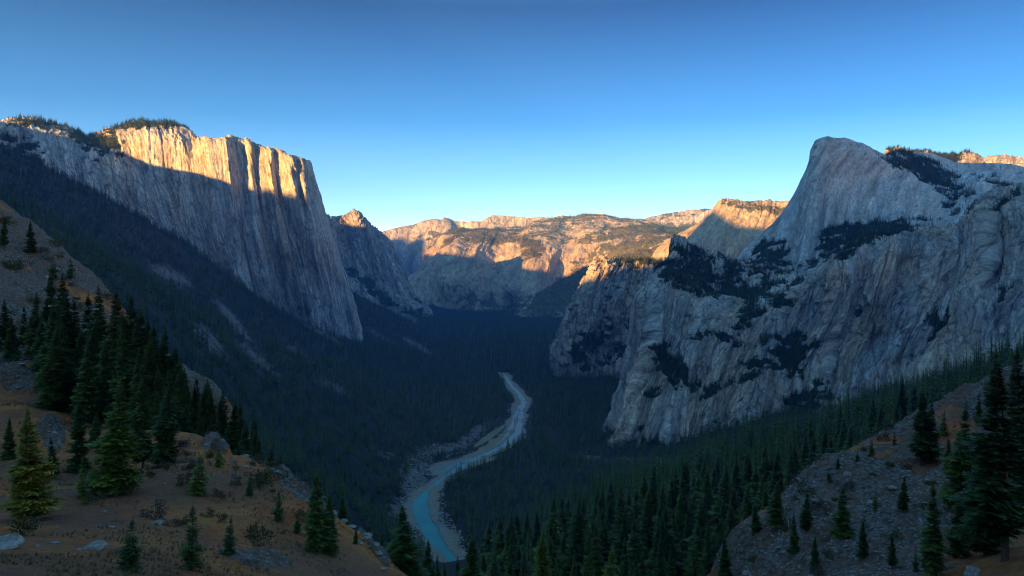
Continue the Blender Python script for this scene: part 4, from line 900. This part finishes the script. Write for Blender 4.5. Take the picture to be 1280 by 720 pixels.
boulder(306, 58, 9, 'flat pale rock on the right shoulder of the knoll', v=3)
gi = 0
for k in range(44):
    if k % 2: px, d = random.uniform(0, 140), random.uniform(98, 200)
    else: px, d = random.uniform(920, 1260), random.uniform(50, 100)
    boulder(px, d, random.uniform(6, 13), 'grey rock among the scree on the far left slope' if k % 2 else 'grey rock embedded in the rocky right slope', 'scree rocks on the left slope' if k % 2 else 'rocks of the right slope', k)
for k in range(26):
    t = random.random(); px = 300 + 190 * t; py0 = 568 + 140 * t; d = 71 - 20 * t - random.uniform(0, 5)
    boulder(px, d, random.uniform(6, 14), 'rock along the broken right rim of the knoll', 'rocks along the knoll rim', k)

def shrub_mesh(seed, n=420):
    g = np.random.default_rng(seed); V = []; Fc = []
    lobes = g.normal(size=(7, 3)) * [.28, .28, .10] + [0, 0, .30]
    for i in range(n):
        c = lobes[i % 7] + (lambda v: v / np.linalg.norm(v))(g.normal(size=3)) * g.random() ** .4 * [.26, .26, .22]
        c[2] = abs(c[2]); d = c - [0, 0, -.1]; d = d / np.linalg.norm(d) + g.normal(size=3) * .5; d /= np.linalg.norm(d)
        sd = np.cross(d, g.normal(size=3)); sd /= np.linalg.norm(sd); L = .09 + .06 * g.random(); k = len(V)
        V += [c, c + d * L * .5 + sd * L * .22, c + d * L, c + d * L * .5 - sd * L * .22]; Fc.append((k, k + 1, k + 2, k + 3))
    for i in range(7):
        k = len(V); a = lobes[i]; s = np.array([.012, 0, 0]); V += [np.array([0, 0, -.05]) - s, np.array([0, 0, -.05]) + s, a + s * .4, a - s * .4]; Fc.append((k, k + 1, k + 2, k + 3))
    return fast_mesh('shrub', np.array(V), np.array(Fc), False)
SH = [shrub_mesh(300 + i) for i in range(4)]
for m_ in SH: m_.materials.append(M['leaf'])
def shrub(px, d, wpx, label, group=None, v=0, dry=False):
    x = (px - CX) / F * d; z = sample_near(x, d); s = wpx / F * d
    o = link('shrub', SH[v % 4]); o.location = (x, d, z - .02 * s); o.scale = (s, s, s * random.uniform(.8, 1.1)); o.rotation_euler = (0, 0, random.random() * 6)
    if dry: o.material_slots[0].link = 'OBJECT'; o.material_slots[0].material = M['dryleaf']
    tag(o, label, 'shrub', group)
shrub(30, 32, 34, 'yellow-green shrub below the golden conifer', v=0)
shrub(118, 44, 20, 'low green shrub in front of the tall knoll conifer', v=1)
shrub(322, 42, 30, 'rounded green shrub on the lower right of the knoll', v=2)
shrub(328, 54, 26, 'dark green shrub left of the rim conifer', v=3)
shrub(304, 74, 14, 'small green shrub on the crest right of the round conifer', v=1)
shrub(195, 42, 26, 'dry grey shrub behind the dark flat rock', v=2, dry=True)
shrub(232, 70, 18, 'dry brown shrub on the knoll near the crest', v=0, dry=True)
shrub(350, 66, 14, 'small olive shrub by the rocky rim', v=3)
for k in range(150):
    a = k % 3
    if a == 0: px, d = random.uniform(180, 420), random.uniform(40, 68)
    elif a == 1: px, d = random.uniform(0, 170), random.uniform(100, 200)
    else: px, d = random.uniform(930, 1260), random.uniform(52, 104)
    shrub(px, d, random.uniform(7, 20), ('low scrubby bush dotted over the brown knoll', 'low bush on the far left scree slope', 'low bush among rocks of the right slope')[a], ('bushes on the brown knoll', 'bushes on the left scree', 'bushes on the right slope')[a], k, k % 4 == 1)

# pebbles and dry grass: uncountable ground cover
def near_scatter(m, d0, d1, p0, p1, pw=1.0):
    px = rng.uniform(p0, p1, m); d = np.exp(rng.uniform(math.log(d0), math.log(d1), m))
    x = (px - CX) / F * d; z = np.array([sample_near(a, b) for a, b in zip(x, d)]); return np.c_[x, d, z]
PB_SRC = [bpy.data.objects.new('pebble', m_) for m_ in PB]
pp = np.r_[near_scatter(9000, 17, 90, -20, 520), near_scatter(7000, 35, 115, 890, 1310), near_scatter(6000, 70, 235, -20, 300)]
rkv = sm(.3, .7, near_rock(pp[:, 0], pp[:, 1], pp[:, 2]) + fbm(pp[:, 0] / 12, pp[:, 1] / 12, 0 * pp[:, 0], 4, 130) * .6)
sz = (.03 + .10 * rng.random(len(pp)) ** 4 + .22 * rkv * rng.random(len(pp)) ** 2) * np.clip(pp[:, 1] / 45, .6, 2.4)
so_ = scatter('gravel', pp, np.stack([sz, sz * .9, sz * .8], -1), rng.random(len(pp)) * 6.28, rng.integers(0, 3, len(pp)), PB_SRC)
tag(so_, 'loose stones strewn over the near slopes', 'gravel', kind='stuff')
def tuft_mesh(seed):
    g = np.random.default_rng(seed); V = []; Fc = []
    for i in range(26):
        a = g.random() * 6.28; t = .2 + .6 * g.random(); d = np.array([math.cos(a) * t, math.sin(a) * t, 1]); s = np.array([-math.sin(a), math.cos(a), 0]) * .03; b = g.normal(size=3) * [.12, .12, 0]; k = len(V); h = .5 + .6 * g.random()
        V += [b - s, b + s, b + d * h + s * .1, b + d * h - s * .1]; Fc.append((k, k + 1, k + 2, k + 3))
    return fast_mesh('tuft', np.array(V), np.array(Fc), False)
s_ = NT('dry_grass'); oi_ = s_.n('ShaderNodeObjectInfo'); M['grass'] = s_.out(s_.mix(oi_.outputs['Random'], (.10, .09, .04), (.22, .16, .08)))
TF = []
for i in range(3):
    m_ = tuft_mesh(400 + i); m_.materials.append(M['grass']); TF.append(bpy.data.objects.new('tuft', m_))
pp = np.r_[near_scatter(7000, 17, 85, -20, 500), near_scatter(3000, 45, 112, 900, 1310), near_scatter(2500, 80, 230, -20, 260)]
keep = fbm(pp[:, 0] / 6, pp[:, 1] / 6, 0 * pp[:, 0], 3, 77) > .10; pp = pp[keep]
sz = (.10 + .18 * rng.random(len(pp))) * np.clip(pp[:, 1] / 60, .7, 2)
go_ = scatter('grass', pp, np.stack([sz, sz, sz], -1), rng.random(len(pp)) * 6.28, rng.integers(0, 3, len(pp)), TF)
tag(go_, 'sparse dry grass tufts on the near slopes', 'grass', kind='stuff')
# river boulders
px_ = rng.uniform(500, 670, 26000); py_ = rng.uniform(480, 712, 26000); d_ = 400 * F / (py_ - CY); x_ = (px_ - CX) / F * d_
zz, dr_ = mid_height(x_, d_); k_ = (dr_ > 1) & (dr_ < 30) & (rng.random(26000) < .6) | ((ell(px_, py_, [(512, 605, 18, 30, 30), (600, 545, 40, 8, -30), (560, 568, 50, 8, 0), (525, 585, 20, 12, 0), (548, 660, 10, 30, 20)]) > .4) & (dr_ > 2))
rp = np.c_[x_, d_, zz][k_]; sz = 1.2 + 4.5 * rng.random(len(rp)) ** 3
ro_ = scatter('river_gravel', rp, np.stack([sz, sz * .9, sz * .6], -1), rng.random(len(rp)) * 6.28, rng.integers(0, 3, len(rp)), PB_SRC)
tag(ro_, 'pale boulders and gravel along the river banks', 'gravel', kind='stuff')

# ------------------------------------------------------------------ valley air
HAZE_TOP = 1.0 + max((o.matrix_basis @ Vector(c)).z for o in bpy.data.objects if o.type == 'MESH' and o.get('kind') == 'structure' for c in o.bound_box)
print('haze top', HAZE_TOP)
hz = fast_mesh('haze', np.array([(x, y, z) for z in (-462, HAZE_TOP) for y in (-5100, 14000) for x in (-11200, 11200)], float),
    np.array([(0, 2, 3, 1), (4, 5, 7, 6), (0, 1, 5, 4), (1, 3, 7, 5), (3, 2, 6, 7), (2, 0, 4, 6)]), False)
hm = bpy.data.materials.new('haze'); hm.use_nodes = True; hn = hm.node_tree; hn.nodes.clear()
pv = hn.nodes.new('ShaderNodeVolumePrincipled'); pv.inputs['Color'].default_value = (.12, .42, 1.0, 1); pv.inputs['Density'].default_value = 5.3e-5; pv.inputs['Anisotropy'].default_value = 0.0
ho = hn.nodes.new('ShaderNodeOutputMaterial'); hn.links.new(pv.outputs[0], ho.inputs['Volume'])
tag(link('haze', hz, hm), 'blue evening haze filling the valley', 'haze', kind='stuff')
print('total objects', len(bpy.data.objects))
